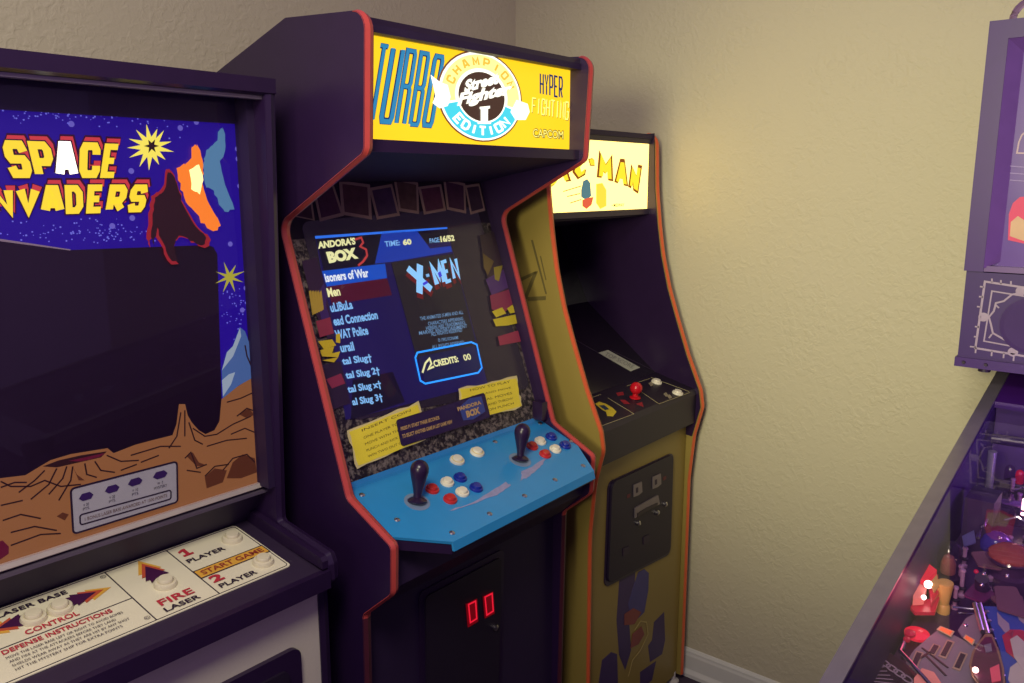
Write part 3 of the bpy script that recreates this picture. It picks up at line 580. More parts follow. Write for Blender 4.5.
art('print_patch', [(624, 614), (633, 608), (641, 612), (634, 624), (624, 625)], YF, .0018, RP, fpan)
art('print_patch', [(632, 634), (641, 626), (644, 634), (638, 644), (630, 648)], YF, .0018, RP, fpan)
line('print_curve', [(634, 630), (640, 621), (646, 622), (647.5, 634), (640, 650), (632, 660), (628, 676)], YF, .0024, .004, FL, fpan)
art('print_band', [(654, 622), (664, 612), (665, 640), (662, 654), (650, 662), (648, 646), (652, 640)], YF, .0006, NV, fpan)
art('print_band', [(602, 660), (611, 652), (617, 654), (618, 690), (596, 700)], YF, .0006, NV, fpan)
art('print_band', [(640, 672), (656, 661), (652, 680), (640, 690)], YF, .0006, NV, fpan)
for x in (YXL + .05, YXR - .03):
    part('leveling_foot', M().lathe([(.020, 0), (.020, .010), (.009, .014), (.009, .04)], (x, 1.135, 0), n=14), mat('pale_plastic', (196, 190, 182), .5), pc, smooth=True)
    part('leveling_foot', M().lathe([(.020, 0), (.020, .010), (.009, .014), (.009, .04)], (x, 1.74, 0), n=14), mat('pale_plastic', (196, 190, 182)), pc, smooth=True)
part('base_panel', M().box((yi, 1.13, .030), (yo, 1.79, .045)), BLK2, pc)

# ================================================================== SPACE-SHOOTER CABINET (left)
SXL, SXR = .20, .862
si = thing('arcade_cabinet', 'black arcade cabinet with a starry blue screen surround and white front, nearest on the left', 'arcade cabinet', ((SXL + SXR) / 2, 1.5, 0))
prof = [(1.82, .03), (1.150, .03), (1.145, .875), (1.112, .905), (1.112, .935), (1.120, .952), (1.262, .975), (1.262, 1.0), (1.226, 1.765), (1.50, 1.765), (1.82, 1.60)]
rads = [0, 0, .01, .006, .008, .01, .01, .01, .012, 0, 0]
for x0 in (SXL, SXR - T):
    m, pts = side_panel(prof, rads, x0, x0 + T)
    sp = part('side_panel', m, BLK, si)
    k = max(i for i, p in enumerate(pts) if p.y > 1.76 and p.x < 1.26)
    part('edge_molding', molding(pts[1:k + 1], x0, x0 + T, .003), BLKP, sp, smooth=True)
ai, ao = SXL + T, SXR - T
part('back_panel', M().box((ai, 1.80, .03), (ao, 1.82, 1.60)), BLK2, si)
part('top_panel', M().prism([(ai, 1.24, 1.76), (ai, 1.50, 1.76), (ai, 1.81, 1.60), (ai, 1.81, 1.585), (ai, 1.50, 1.745), (ai, 1.24, 1.745)], (ao - ai, 0, 0)), BLK2, si)
part('top_rail', M().prism([(SXL, a, b) for a, b in ((1.222, 1.772), (1.262, 1.772), (1.262, 1.748), (1.232, 1.744), (1.222, 1.748))], (SXR - SXL, 0, 0)), BLKP, si)
part('glass_clip', M().prism([(ai, a, b) for a, b in ((1.236, 1.744), (1.252, 1.746), (1.252, 1.738), (1.236, 1.738))], (ao - ai, 0, 0)), mat('clip_aluminium', (150, 138, 152), .35, .5), si)
SQ = Plane((0, 1.300, 0), (0, -1, 0), (ai, ao - .012))
art_p = part('bezel_art', M().box((ai, 1.300, 1.045), (ao, 1.308, 1.704)), glow('bezel_royal_blue', (44, 12, 176), .46), si, 'backlit blue star-field screen surround')
part('upper_board', M().box((ai, 1.296, 1.700), (ao, 1.305, 1.758)), mat('bezel_dark_purple', (44, 28, 66), .4), si)
part('side_filler', M().box((ao - .014, 1.262, 1.045), (ao, 1.2995, 1.755)), BLK2, si)
win = [(-130, 222), (0, 240), (70, 250), (207, 245), (213, 247), (217, 254), (221.5, 406), (221, 424), (214, 434), (180, 442), (0, 487), (-130, 510)]
art('screen_window', win, SQ, .001, mat('dark_crt_glass', (34, 20, 40), .3), art_p, 'dark unlit screen')
art('screen_edge_highlight', [(-130, 219), (0, 238.8), (70, 249.3), (70, 250.5), (0, 241.2), (-130, 223)], SQ, .0016, mat('edge_highlight_grey', (150, 136, 150), .5), art_p)  # highlight along the upper screen edge, painted as a pale line
# landscape
TAN = glow('landscape_tan', (192, 126, 76), .36); TAND = glow('landscape_brown', (72, 34, 40), .2)
art('landscape', [(-90, 496), (0, 478), (25, 475), (39, 466.5), (50, 460), (70, 454), (107, 448), (113, 453), (135, 444.5), (152, 440), (172, 435), (176, 424), (178.5, 404), (184.5, 404), (187, 415), (191, 422), (198, 430), (205, 434), (214, 430), (219, 421), (221, 399), (236, 387), (258, 376), (262, 488), (0, 568), (-90, 596)], SQ, .0022, TAN, art_p, 'tan moonscape print')
art('crater', [(42, 466), (58, 460), (80, 455), (106, 451), (100, 457), (78, 462), (56, 467)], SQ, .003, TAND, art_p)
art('crater', [(68, 460.5), (104, 452.5), (99, 456.5), (80, 461)], SQ, .0036, glow('crater_red', (120, 26, 56), .4), art_p)
art('boulder', [(-10, 543), (2, 540), (8, 546), (8, 553), (-2, 560)], SQ, .003, glow('crater_red', (120, 26, 56)), art_p)
streak = [[(44, 470), (34, 480), (18, 492)], [(56, 468), (48, 484), (30, 499)], [(66, 466), (62, 478), (48, 494)], [(72, 466), (70, 480), (58, 500)], [(84, 463), (86, 474), (96, 477)], [(94, 461), (100, 470), (114, 472)], [(106, 455), (120, 461), (138, 460)], [(0, 487), (14, 482), (26, 482)], [(0, 481), (10, 486), (30, 486), (44, 480), (60, 486), (80, 484)], [(180, 412), (176, 436), (168, 448)], [(184, 410), (184, 436)], [(188, 422), (194, 440), (202, 444)], [(192, 428), (204, 436), (216, 434), (232, 424), (250, 416)], [(184, 458), (190, 452), (196, 468), (206, 464)], [(206, 446), (226, 440), (246, 438)], [(226, 402), (240, 398), (254, 392)], [(236, 416), (246, 408), (256, 410)], [(230, 434), (244, 428), (256, 432)], [(222, 470), (232, 458), (246, 454), (254, 462)], [(204, 476), (214, 466), (228, 464)], [(2, 520), (20, 514), (40, 518)], [(10, 532), (34, 526), (56, 530)], [(0, 505), (22, 500)], [(120, 470), (136, 464)], [(186, 470), (200, 472)], [(10, 545), (40, 534), (60, 533)], [(130, 455), (160, 446), (180, 446)], [(140, 462), (158, 455)]]
for s in streak: line('crag_line', s, SQ, .003, .0022, TAND, art_p)
for q in ([(186, 456), (192, 452), (198, 462), (206, 465), (196, 466)], [(232, 462), (242, 454), (254, 458), (256, 472), (240, 478), (226, 478)], [(56, 516), (62, 512), (68, 514), (64, 520)], [(238, 414), (248, 408), (256, 414), (246, 418)], [(72, 466), (76, 474), (84, 480), (78, 480)], [(204, 477), (214, 468), (226, 470), (222, 482), (206, 488)]): art('crag_shade', q, SQ, .0028, glow('landscape_umber', (130, 70, 46), .25), art_p)
art('ice_peak', [(221, 370), (226, 352), (232, 346), (239, 327), (244, 331), (250, 345), (254, 360), (255, 377), (238, 385), (222, 398)], SQ, .003, glow('ice_blue', (92, 130, 196), .42), art_p, 'pale blue mountain print')
for q in ([(221, 370), (226, 352), (232, 346), (239, 328), (240, 336), (232, 356)], [(222, 396), (221, 380), (228, 374), (234, 372), (230, 384)]): art('ice_face', q, SQ, .0036, glow('ice_white', (176, 196, 210), .55), art_p)
line('ice_line', [(244, 345), (246, 356), (252, 366)], SQ, .0036, .0025, TAND, art_p)
# stars
stars = M()
for i in range(330):
    cx_, cy_ = random.choice(((70, 112), (95, 108), (40, 232), (90, 232), (120, 238), (240, 318), (236, 300), (20, 108), (150, 120)))
    q = (random.gauss(cx_, 22), random.gauss(cy_, 7))
    if not (0 < q[0] < 252): continue
    if 138 < q[1] < 218 and q[0] < 140: continue
    if q[1] > 243 and q[0] < 221: continue
    if q[1] < 104 + q[0] * .09: continue
    c = SQ.at(q, .0012); r = random.uniform(.0007, .0015)
    stars.prism([c + Vector((math.cos(a) * r, 0, math.sin(a) * r)) for a in (0, 1.05, 2.1, 3.14, 4.19, 5.24)], (0, TH, 0))
part('star_speckles', stars, glow('star_blue', (120, 120, 235), .7), art_p, kind='stuff')
for q in ((71, 124), (112, 226), (239, 159), (238, 149), (241, 186), (230, 244), (246, 288), (242, 310), (110, 112), (196, 122), (180, 128), (132, 218), (131, 171)):
    part('star', M().lathe([(.0045, 0), (.0045, .0006)], SQ.at(q, .0006), SQ.n, 12), glow('star_pale', (120, 110, 220), .6), art_p)
def burst(c, r0, r1, n, ph=0):
    random.seed(int(c[0])); return [(c[0] + math.cos(ph + math.pi * k / n) * (r1 * random.uniform(.72, 1) if k % 2 == 0 else r0), c[1] + math.sin(ph + math.pi * k / n) * (r1 * random.uniform(.72, 1) if k % 2 == 0 else r0)) for k in range(2 * n)]
art('starburst', burst((150, 147), 10, 25, 13, .2), SQ, .0018, glow('burst_yellow', (246, 232, 90), 1.0), art_p, 'jagged pale yellow starburst')
art('starburst_core', burst((151, 146), 3, 8, 6), SQ, .0024, TAND, art_p)
art('starburst', burst((229, 277), 4, 17, 8, .4), SQ, .0018, glow('burst_dim_yellow', (196, 190, 60), .65), art_p)
# plain jagged stand-ins for the painted creatures
def jag(pts, amp=1.6, n=4):
    random.seed(3); return torn(pts, amp, n)
art('painted_shape', jag([(206, 150), (214, 144), (217, 130), (222, 129), (224, 150), (218, 166), (226, 190), (232, 208), (224, 213), (214, 194), (204, 186), (202, 166)]), SQ, .0042, glow('shape_ice', (96, 150, 190), .6), art_p, 'jagged pale blue painted shape')
art('painted_shape', jag([(176, 168), (188, 162), (190, 146), (196, 146), (202, 164), (200, 186), (208, 204), (218, 224), (214, 232), (200, 222), (186, 204), (180, 190)]), SQ, .0050, glow('shape_orange', (250, 130, 40), 1.0), art_p, 'jagged bright orange painted shape')
art('painted_hot_spot', jag([(188, 170), (198, 164), (201, 180), (198, 194), (190, 190)], .8, 3), SQ, .0056, glow('hot_spot_glow', (255, 226, 140), 1.8), art_p)  # glare of a bulb behind the art, put in as a brighter patch
d0 = [(150, 196), (160, 190), (164, 168), (170, 172), (176, 184), (182, 206), (196, 226), (208, 238), (206, 248), (190, 242), (176, 236), (172, 248), (176, 264), (168, 264), (158, 244), (152, 228), (148, 246), (145, 238), (147, 214)]
c0 = (170, 216)
art('painted_shape', jag(d0, 1.4), SQ, .0058, glow('shape_red_rim', (176, 40, 50), .6), art_p)
art('painted_shape', jag([(c0[0] + (a - c0[0]) * .86 + .8, c0[1] + (b - c0[1]) * .93) for a, b in d0], 1.0), SQ, .0064, mat('shape_umber', (52, 22, 34), .5), art_p, 'jagged dark brown painted shape')
# title
TY = glow('title_yellow', (252, 222, 50), 1.0); TR = glow('title_red', (226, 66, 72), .7); TO = glow('title_maroon', (74, 10, 60), .3); THOT = glow('title_bulb_glare', (255, 250, 215), 2.2)
title = [('S', (9, 178), (31, 178), (0, 140)), ('P', (35, 178), (55, 178), (26, 141)), ('A', (55, 178), (76, 178), (52, 141)), ('C', (78, 178), (97, 178), (79, 142)), ('E', (99, 178), (114, 178), (104, 143.5)),
         ('I', (-24, 217), (-10, 217), (-31, 187)), ('N', (-10, 216), (12.5, 215.5), (-13, 186)), ('V', (15.5, 215), (38, 215), (14.5, 185.5)), ('A', (40, 214.5), (62, 214), (39, 185)), ('D', (65, 214), (81, 213.5), (63.5, 185)), ('E', (85, 213.5), (101, 213), (87, 184.5)), ('R', (104, 213), (121, 212.5), (109, 184.5)), ('S', (125, 212.5), (141, 212), (131, 184.5))]
for i, (ch, bl, br, tl) in enumerate(title):
    br = (br[0] + 1.6, br[1]); g = lambda d, e: [(p[0] + d[0], p[1] + d[1]) for p in ((bl[0] - e, bl[1] + e), (br[0] + e, br[1] + e), (tl[0] - e, tl[1] - e))]
    part('letter', glyph_mesh(M(), ch, SQ, *g((3, -5.5), 1.6), .0018, .46), TO, art_p)
    part('letter', glyph_mesh(M(), ch, SQ, *g((2.6, -5), 0), .0024, .40), TR, art_p)
    part('letter', glyph_mesh(M(), ch, SQ, *g((0, 0), 1.4), .0030, .48), TO, art_p)
    part('letter', glyph_mesh(M(), ch, SQ, *g((0, 0), 0), .0038, .38), THOT if i == 2 else TY, art_p)  # one letter hot white: glare of a bulb behind, put into its colour
# score card
card = rrect(SQ, (68.8, 488), (175, 460.5), (175.7, 501), (71.5, 533), .006, .0062)
part('score_card', M().prism(card, (0, TH, 0)), mat('score_card_white', (176, 178, 176), .5, emit=.06), art_p, 'pale grey score table card')
line('score_card_border', [p + SQ.n * .0006 for p in card], SQ, 0, .003, INK, art_p, True)
line('score_bar', [p + SQ.n * .0006 for p in rrect(SQ, (78, 514), (169, 489), (169, 498), (78.5, 524), .004, .0062)], SQ, 0, .0022, INK, art_p, True)
text('1 BONUS LASER BASE AWARDED AT 1500 POINTS', SQ, (83, 519.8), (165, 495.8), (82.8, 516.5), .007, mat('score_ink_brown', (110, 80, 70), .5), art_p)
for x, y, a, b in ((84, 505, '= 30', 'PTS.'), (110, 497.5, '= 20', 'PTS.'), (133, 490.5, '= 10', 'PTS.'), (158, 483.5, '= ?', 'MYSTERY')):
    ww = 7 if b == 'MYSTERY' else 4
    text(a, SQ, (x - 2.5, y + .6), (x + 3, y - .9), (x - 2.6, y - 2.4), .007, INK, art_p); text(b, SQ, (x - ww + 1, y + 4.6 + (ww - 4) * .3), (x + ww, y + 2.6 - (ww - 4) * .3), (x - ww + .9, y + 2 + (ww - 4) * .3), .007, INK, art_p)
    art('score_symbol', [(x - 7, y - 7), (x - 4, y - 12), (x + 4, y - 14.2), (x + 7.5, y - 11.5), (x + 5, y - 7.5), (x - 3, y - 5)], SQ, .007, mat('score_symbol_indigo', (58, 32, 96), .5), art_p)
part('screen_glass', M().box((ai, 1.289, 1.050), (ao - .014, 1.292, 1.745)), glass_mat('front_glass', (.97, .95, .99), 1.45), si)
# trim strip under the glass
part('glass_trim', M().prism([(ai, a, b) for a, b in ((1.296, 1.050), (1.290, 1.050), (1.288, 1.042), (1.290, 1.040), (1.297, 1.040))], (ao - ai, 0, 0)), mat('trim_aluminium', (206, 196, 184), .35, .3), si)
part('glass_trim_lower', M().prism([(ai, a, b) for a, b in ((1.296, 1.036), (1.286, 1.035), (1.286, 1.030), (1.296, 1.028))], (ao - ai, 0, 0)), mat('trim_grey', (110, 98, 118), .35, .4), si)
part('riser_board', M().prism([(ai, a, b) for a, b in ((1.290, 1.045), (1.300, 1.045), (1.385, .962), (1.350, .955))], (ao - ai, 0, 0)), BLK2, si)
# control shelf
SP_ = Plane((0, 1.124, .925), (0, -.155, 1))
def spp(x, y, off=0): return Vector((x, y, .925 + (y - 1.124) * .155)) + SP_.n * off
scp = part('control_panel', M().prism([spp(ai, 1.119), spp(ao, 1.119), spp(ao, 1.40), spp(ai, 1.40)], (0, 0, -.022)), mat('shelf_black', (50, 38, 62), .42), si, 'black control shelf')
part('panel_edge', M().box((ai, 1.108, .893), (ao, 1.122, .926)), BLKP, scp)
part('shelf_guard', M().prism([(ao - .012, a, b) for a, b in ((1.114, .93), (1.114, .944), (1.120, .951), (1.345, .984), (1.345, .955))], (.012, 0, 0)), BLKP, si)
CARDW = mat('overlay_cream', (232, 226, 198), .32, var=.08, scale=14)
ov = part('control_overlay', M().prism(round_poly([spp(ai + .015, 1.166, .002), spp(.803, 1.166, .002), spp(.803, 1.342, .002), spp(ai + .015, 1.342, .002)], .008), SP_.n * -.0015), CARDW, si, 'cream printed control overlay')
line('overlay_border', round_poly([spp(ai + .019, 1.170, .0026), spp(.799, 1.170, .0026), spp(.799, 1.338, .0026), spp(ai + .019, 1.338, .0026)], .007), SP_, 0, .0014, INK, ov, True)
def ol(name, a, b, wd=.0018, mt=INK): line(name, [a, b], SP_, .0026, wd, mt, ov)
x1 = SP_.at((107, 575)).x; x2 = SP_.at((169, 553)).x
for nm, xx in (('divider_line', .556), ('divider_line', .664)): line(nm, [spp(xx, 1.170, .0027), spp(xx, 1.338, .0027)], SP_, 0, .0018, INK, ov)
ylo = SP_.at((60, 626)).y
line('divider_line', [spp(ai + .019, 1.245, .0027), spp(.556, 1.245, .0027)], SP_, 0, .0018, INK, ov)
mb_ = [(.664, 1.225), (.799, 1.225), (.799, 1.250), (.664, 1.250)]
part('start_band', M().prism([spp(*p, .0032) for p in mb_], SP_.n * -TH), mat('overlay_amber', (226, 172, 70), .4), ov)
line('start_band_border', [spp(*p, .0038) for p in mb_], SP_, 0, .0016, INK, ov, True)
def ot(s, x, y, wdt, h, mt=INK, bold=.02, off=.0040):
    """printed word on the overlay at world x, y"""
    cu_pl = SP_
    class _W:                                  # maps plain (x, y) to the shelf plane
        n = SP_.n
        @staticmethod
        def at(q, o=0): return spp(q[0], q[1], o)
    text(s, _W, (x, y), (x + wdt, y), (x, y + h), off, mt, ov, bold)
RPR = mat('overlay_red', (190, 50, 66), .45)
ot('START GAME', .672, 1.231, .120, .0135, mat('overlay_red_brown', (150, 60, 50), .45), .02)
def one(x, y, wd, h):
    part('numeral', M().prism([spp(x + a * wd, y + b * h, .004) for a, b in ((.1, 0), (.95, 0), (.95, .2), (.68, .2), (.68, 1), (.40, 1), (.05, .82), (.05, .62), (.40, .74), (.40, .2), (.1, .2))], SP_.n * -TH), RPR, ov)
one(.674, 1.300, .022, .023); ot('PLAYER', .672, 1.277, .072, .012)
ot('2', .672, 1.200, .022, .021, RPR, .04); ot('PLAYER', .674, 1.180, .070, .012)
ot('FIRE', .578, 1.196, .058, .017, RPR, .02); ot('LASER', .576, 1.177, .060, .012)
ot('LASER BASE', .386, 1.316, .102, .011); ot('CONTROL', .402, 1.252, .076, .012, RPR); ot('DEFENSE INSTRUCTIONS', .362, 1.228, .155, .0105, RPR)
for k, t_ in enumerate(['MOVE THE LASER BASE LEFT OR RIGHT TO AVOID BOMBS', 'AND FIRE AT THE ATTACKERS BEFORE THEY LAND', 'SHIELDS WEAR AWAY AS THEY ARE HIT BY ANY SHOT', 'HIT THE MYSTERY SHIP FOR EXTRA POINTS']): ot(t_, .362, 1.216 - k * .0105, .165 - .016 * (k % 2), .0055, bold=0)
ot('©', .543, 1.321, .009, .009, bold=0); ot('©', .543, 1.178, .009, .009, bold=0)
def chev(cx_, cy_, ang, s, mt, off):
    base = [(0, .5), (1, 0), (0, -.5), (.0, -.32), (-.25, -.40), (-.12, -.2), (-.38, -.22), (-.2, 0), (-.4, .16), (-.12, .18), (-.28, .38), (0, .32)]
    ca, sa = math.cos(ang), math.sin(ang)
    part('arrow_mark', M().prism([spp(cx_ + (a * ca - b * sa) * s, cy_ + (a * sa + b * ca) * s, off) for a, b in base], SP_.n * -TH), mt, ov)
AM, ARD, ADK = mat('overlay_amber', (226, 172, 70)), mat('overlay_brick', (196, 84, 60), .45), mat('overlay_plum', (70, 24, 70), .45)
for k, mt in enumerate((AM, ARD, ADK)):
    chev(.510 - k * .012, 1.292, 0, .034, mt, .0032 + k * .0007)
    chev(.612, 1.296 - k * .012, math.pi / 2, .040, mt, .0032 + k * .0007)
    chev(.388 + k * .012, 1.291, math.pi, .034, mt, .0032 + k * .0007)
def sbtn(x, y, r=.0185):
    c = spp(x, y, .002); m = M().lathe([(r, 0), (r * 1.0, .004), (r * .92, .0075), (r * .72, .0085), (r * .68, .0075), (r * .66, .0075), (r * .65, .012), (r * .58, .0138), (0, .0142)], c, SP_.n, 28)
    part('push_button', m, mat('ivory_button', (222, 214, 186), .35, var=.03), ov, 'round ivory push button', smooth=True)
sbtn(.424, 1.284); sbtn(.462, 1.284); sbtn(.612, 1.246); sbtn(.771, 1.301); sbtn(.770, 1.203)
# front
part('front_panel', M().box((ai, 1.150, .03), (ao, 1.164, .90)), mat('speckled_white_laminate', (206, 198, 184), .45, var=.06, scale=200), si, 'off-white front panel')
SF_ = Plane((0, 1.150, 0), (0, -1, 0))
sd = part('coin_door', M().prism(round_poly([Vector((.42, 1.140, .35)), Vector((.795, 1.140, .35)), Vector((.795, 1.140, .790)), Vector((.42, 1.140, .790))], .018), (0, .012, 0)), BLKP, si, 'black coin door')
part('coin_door_lip', M().prism(round_poly([Vector((.45, 1.134, .38)), Vector((.765, 1.134, .38)), Vector((.765, 1.134, .760)), Vector((.45, 1.134, .760))], .014), (0, .008, 0)), mat('coin_door_black', (30, 20, 42)), sd)
for k in range(3): part('door_rib', M().box((.50, 1.130, .735 - k * .022), (.745, 1.1345, .740 - k * .022)), DARKM, sd)
for x in (SXL + .06, SXR - .06):
    for y in (1.22, 1.74): part('leveling_foot', M().lathe([(.02, 0), (.02, .008), (.007, .01), (.007, .035)], (x, y, 0), n=12), STEEL, si)
part('base_panel', M().box((ai, 1.15, .028), (ao, 1.81, .04)), BLK2, si)

# ================================================================== PINBALL MACHINE (right foreground)
pb = thing('pinball_machine', 'purple pinball machine with glass-topped playfield against the textured wall', 'pinball machine', (1.5, 0, 0))
PUR = mat('purple_cabinet_paint', (58, 16, 100), .45); PURD = mat('dark_purple_paint', (52, 16, 92), .5)
RZ = lambda x: .969 + (x - .991) * .1972
X0, X1, YS = .80, 2.17, .30
for s in (1, -1):
    yo_, yi_ = s * YS, s * (YS - .02)
    part('cabinet_side', M().prism([(X0, yo_ - s * .003, .42), (X1, yo_ - s * .003, .50), (X1, yo_ - s * .003, RZ(X1) - .003), (X0, yo_ - s * .003, RZ(X0) - .003)], (0, -s * .02, 0)), PURD, pb)
    part('side_rail', M().prism([(X0, yo_ + s * .002, RZ(X0) - .03), (X0, yo_ + s * .002, RZ(X0)), (X0, yo_ - s * .023, RZ(X0) + .001), (X0, yo_ - s * .023, RZ(X0) - .003), (X0, yo_ - s * .002, RZ(X0) - .004), (X0, yo_ - s * .002, RZ(X0) - .03)], (X1 - X0 - .07, 0, (X1 - X0 - .07) * .1972)), mat('worn_chrome_rail', (146, 139, 152), .30, .7, var=.14), pb, 'long chrome side rail', smooth=False)
part('front_board', M().box((X0 - .02, -YS, .42), (X0, YS, RZ(X0) - .02)), PURD, pb)
part('lockdown_bar', M().box((X0 - .03, -YS - .004, RZ(X0) - .03), (X0 + .05, YS + .004, RZ(X0) + .006)), CHROME, pb)
part('back_board', M().box((X1 - .02, -YS + .003, .50), (X1, YS - .003, RZ(X1) - .01)), PURD, pb)
part('cabinet_bottom', M().prism([(X0, -YS + .02, .42), (X1, -YS + .02, .50), (X1, -YS + .02, .515), (X0, -YS + .02, .435)], (0, 2 * YS - .04, 0)), BLK2, pb)
PFZ = lambda x: .865 + (x - 1.0) * .11
PF = Plane((1.0, 0, .865), (-.11, 0, 1))
pf = part('playfield', M().prism([(X0 + .02, -YS + .026, PFZ(X0 + .02)), (1.96, -YS + .026, PFZ(1.96)), (1.96, -YS + .026, PFZ(1.96) - .012), (X0 + .02, -YS + .026, PFZ(X0 + .02) - .012)], (0, 2 * YS - .052, 0)), mat('playfield_wood_print', (54, 34, 70), .35, var=.5, scale=14), pb, 'dark printed playfield')
part('playfield_back_wall', M().box((1.955, -YS + .024, PFZ(1.96) - .02), (1.97, YS - .024, RZ(1.96) - .012)), mat('playfield_back_print', (66, 40, 104), .5, var=.3, scale=20), pb)
part('playfield_glass', M().prism([(X0 + .05, -YS + .022, RZ(X0 + .05) - .006), (X1 - .16, -YS + .022, RZ(X1 - .16) - .006), (X1 - .16, -YS + .022, RZ(X1 - .16) - .010), (X0 + .05, -YS + .022, RZ(X0 + .05) - .010)], (0, 2 * YS - .044, 0)), glass_mat('playfield_glass_clear', (.94, .91, .97), 1.75), pb, 'clear playfield glass')
part('hinge_apron', M().prism([(1.93, -YS + .02, RZ(1.93) - .003), (2.10, -YS + .02, RZ(2.10) - .003), (2.10, -YS + .02, RZ(2.10) - .02), (1.93, -YS + .02, RZ(1.93) - .016)], (0, 2 * YS - .04, 0)), PUR, pb)
for x, y in ((X0 + .05, YS - .04), (X0 + .05, -YS + .04), (X1 - .06, YS - .04), (X1 - .06, -YS + .04)):
    part('leg', M().prism([(x - .03, y - .03, .03), (x + .03, y - .03, .03), (x + .03, y + .03, .03), (x - .03, y + .03, .03)], (0, 0, .55)).lathe([(.025, 0), (.025, .01), (.01, .03)], (x, y, 0), n=12), CHROME, pb)
# backbox
BX0, BX1, BY, BZ0, BZ1 = 1.95, 2.21, .364, 1.212, 1.918
bb = part('backbox', M().box((BX0 + .03, -BY, BZ0), (BX1, BY, BZ1)), PUR, pb, 'tall purple backbox')
fr = .036
for nm, a, b in (('backbox_frame', (-BY, BZ0), (BY, BZ0 + .02)), ('backbox_frame', (-BY, BZ1 - fr), (BY, BZ1)), ('backbox_frame', (BY - fr, 1.418), (BY, BZ1 - fr)), ('backbox_frame', (-BY, 1.418), (-BY + fr, BZ1 - fr))):
    part(nm, M().box((BX0, a[0], a[1]), (BX0 + .031, b[0], b[1])), PUR, bb)
part('frame_bevel', M().prism([(BX0 + .002, BY - fr, 1.425), (BX0 + .002, BY - fr, BZ1 - fr), (BX0 + .026, BY - fr - .028, BZ1 - fr - .02), (BX0 + .026, BY - fr - .028, 1.44)], (0, .004, 0)), mat('bevel_lilac', (104, 70, 142), .35), bb)
part('frame_bevel', M().prism([(BX0 + .002, BY - fr, BZ1 - fr), (BX0 + .002, -BY + fr, BZ1 - fr), (BX0 + .026, -BY + fr + .028, BZ1 - fr - .028), (BX0 + .026, BY - fr - .028, BZ1 - fr - .028)], (0, 0, .004)), mat('bevel_lilac', (112, 84, 142)), bb)
tl_ = part('backglass', M().box((BX0 + .024, -BY + fr, 1.428), (BX0 + .030, BY - fr, BZ1 - fr)), mat('backglass_lilac', (96, 70, 136), .2, emit=.05, emit_rgb=(150, 100, 220), var=.3, scale=9), pb, 'pale purple backglass')
BG = Plane((BX0 + .024, 0, 0), (-1, 0, 0))
line('backglass_arch', [(1046, 154), (1017, 153), (1019, 142), (1022, 135), (1028, 130), (1040, 128)], BG, .001, .003, mat('arch_gold_print', (186, 160, 170), .5), tl_)
art('poster_print', [(1008, 240), (1009, 214), (1013, 203), (1020, 197), (1034, 196), (1042, 204), (1042, 240), (1026, 244)], BG, .001, mat('poster_red_print', (190, 50, 90), .5, emit=.25, emit_rgb=(220, 40, 90)), tl_, 'small red arched poster print')
art('poster_patch', [(1010, 236), (1011, 222), (1018, 216), (1024, 220), (1034, 222), (1036, 238), (1024, 241)], BG, .0018, mat('poster_tan_print', (206, 168, 130), .5), tl_)
for k in range(3): line('backglass_line', [(1010, 166 + k * 7), (1060, 170 + k * 7)], BG, .001, .0018, mat('backglass_pale_line', (146, 124, 180), .5), tl_)
part('backglass_lift_channel', M().box((BX0 + .006, -BY + fr, 1.416), (BX0 + .024, BY - fr, 1.430)), mat('lilac_channel', (104, 76, 130), .3), bb)
spk = part('speaker_panel', M().box((BX0 + .006, -BY + .004, BZ0 + .02), (BX0 + .031, BY - .004, 1.418)), PURD, pb)
SPK = Plane((BX0 + .006, 0, 0), (-1, 0, 0))
SIL = mat('silver_print', (158, 140, 160), .45)
line('ornament_frame', [(1060, 293), (985, 281.5), (975.5, 348), (1060, 362)], SPK, .001, .0042, SIL, spk)
line('ornament_frame', [(1060, 302), (992, 291), (984, 341), (1060, 355)], SPK, .001, .0028, SIL, spk)
line('ornament_frame', [(1062, 298), (1024, 292), (1012, 294.5), (1004, 301), (996, 303), (994, 311), (989, 317), (991, 324), (993, 333), (1000, 337), (1007, 341), (1020, 349), (1062, 357)], SPK, .0016, .0036, SIL, spk)
for q in ((983.5, 317), (1021, 291), (1013, 352)): part('ornament_roundel', M().lathe([(.0095, 0), (.0095, .0016), (.0055, .0018), (.0055, .001)], SPK.at(q), SPK.n, 16), SIL, spk)
for q, d in (((984, 287), (-4, -.5)), ((983, 297), (-4, -.5)), ((981, 307), (-4, -.5)), ((979, 327), (-4, -.5)), ((978, 337), (-4, -.5)), ((976, 347), (-6, -.5)), ((992, 282.5), (0, -4)), ((1001, 284), (0, -4)), ((1011, 285), (0, -4)), ((976, 348), (-.5, 5)), ((992, 351), (-.5, 5)), ((1004, 353), (-.5, 5)), ((1014, 355), (-.5, 6)), ((995, 304), (4, 4)), ((992, 334), (-3, 4))): line('ornament_spike', [q, (q[0] + d[0], q[1] + d[1])], SPK, .001, .003, SIL, spk)
for o in [c for c in spk.children if c.name.startswith('ornament')]:
    c = o.copy(); c.data = o.data.copy(); COL.objects.link(c); c.parent = spk; BASE[c.name] = BASE[spk.name]
    for v in c.data.vertices: v.co.y = -v.co.y
    c.data.flip_normals()
part('speaker_grille', M().lathe([(.058, 0), (.058, .002), (.050, .003), (0, .003)], Vector((SPK.at((1032, 326)).x, -SPK.at((1032, 326)).y, SPK.at((1032, 326)).z)), SPK.n, 28), mat('grille_cloth', (60, 32, 92), .7), spk)
part('speaker_grille', M().lathe([(.058, 0), (.058, .002), (.050, .003), (0, .003)], SPK.at((1032, 326)), SPK.n, 28), mat('grille_cloth', (60, 32, 92), .7), spk)
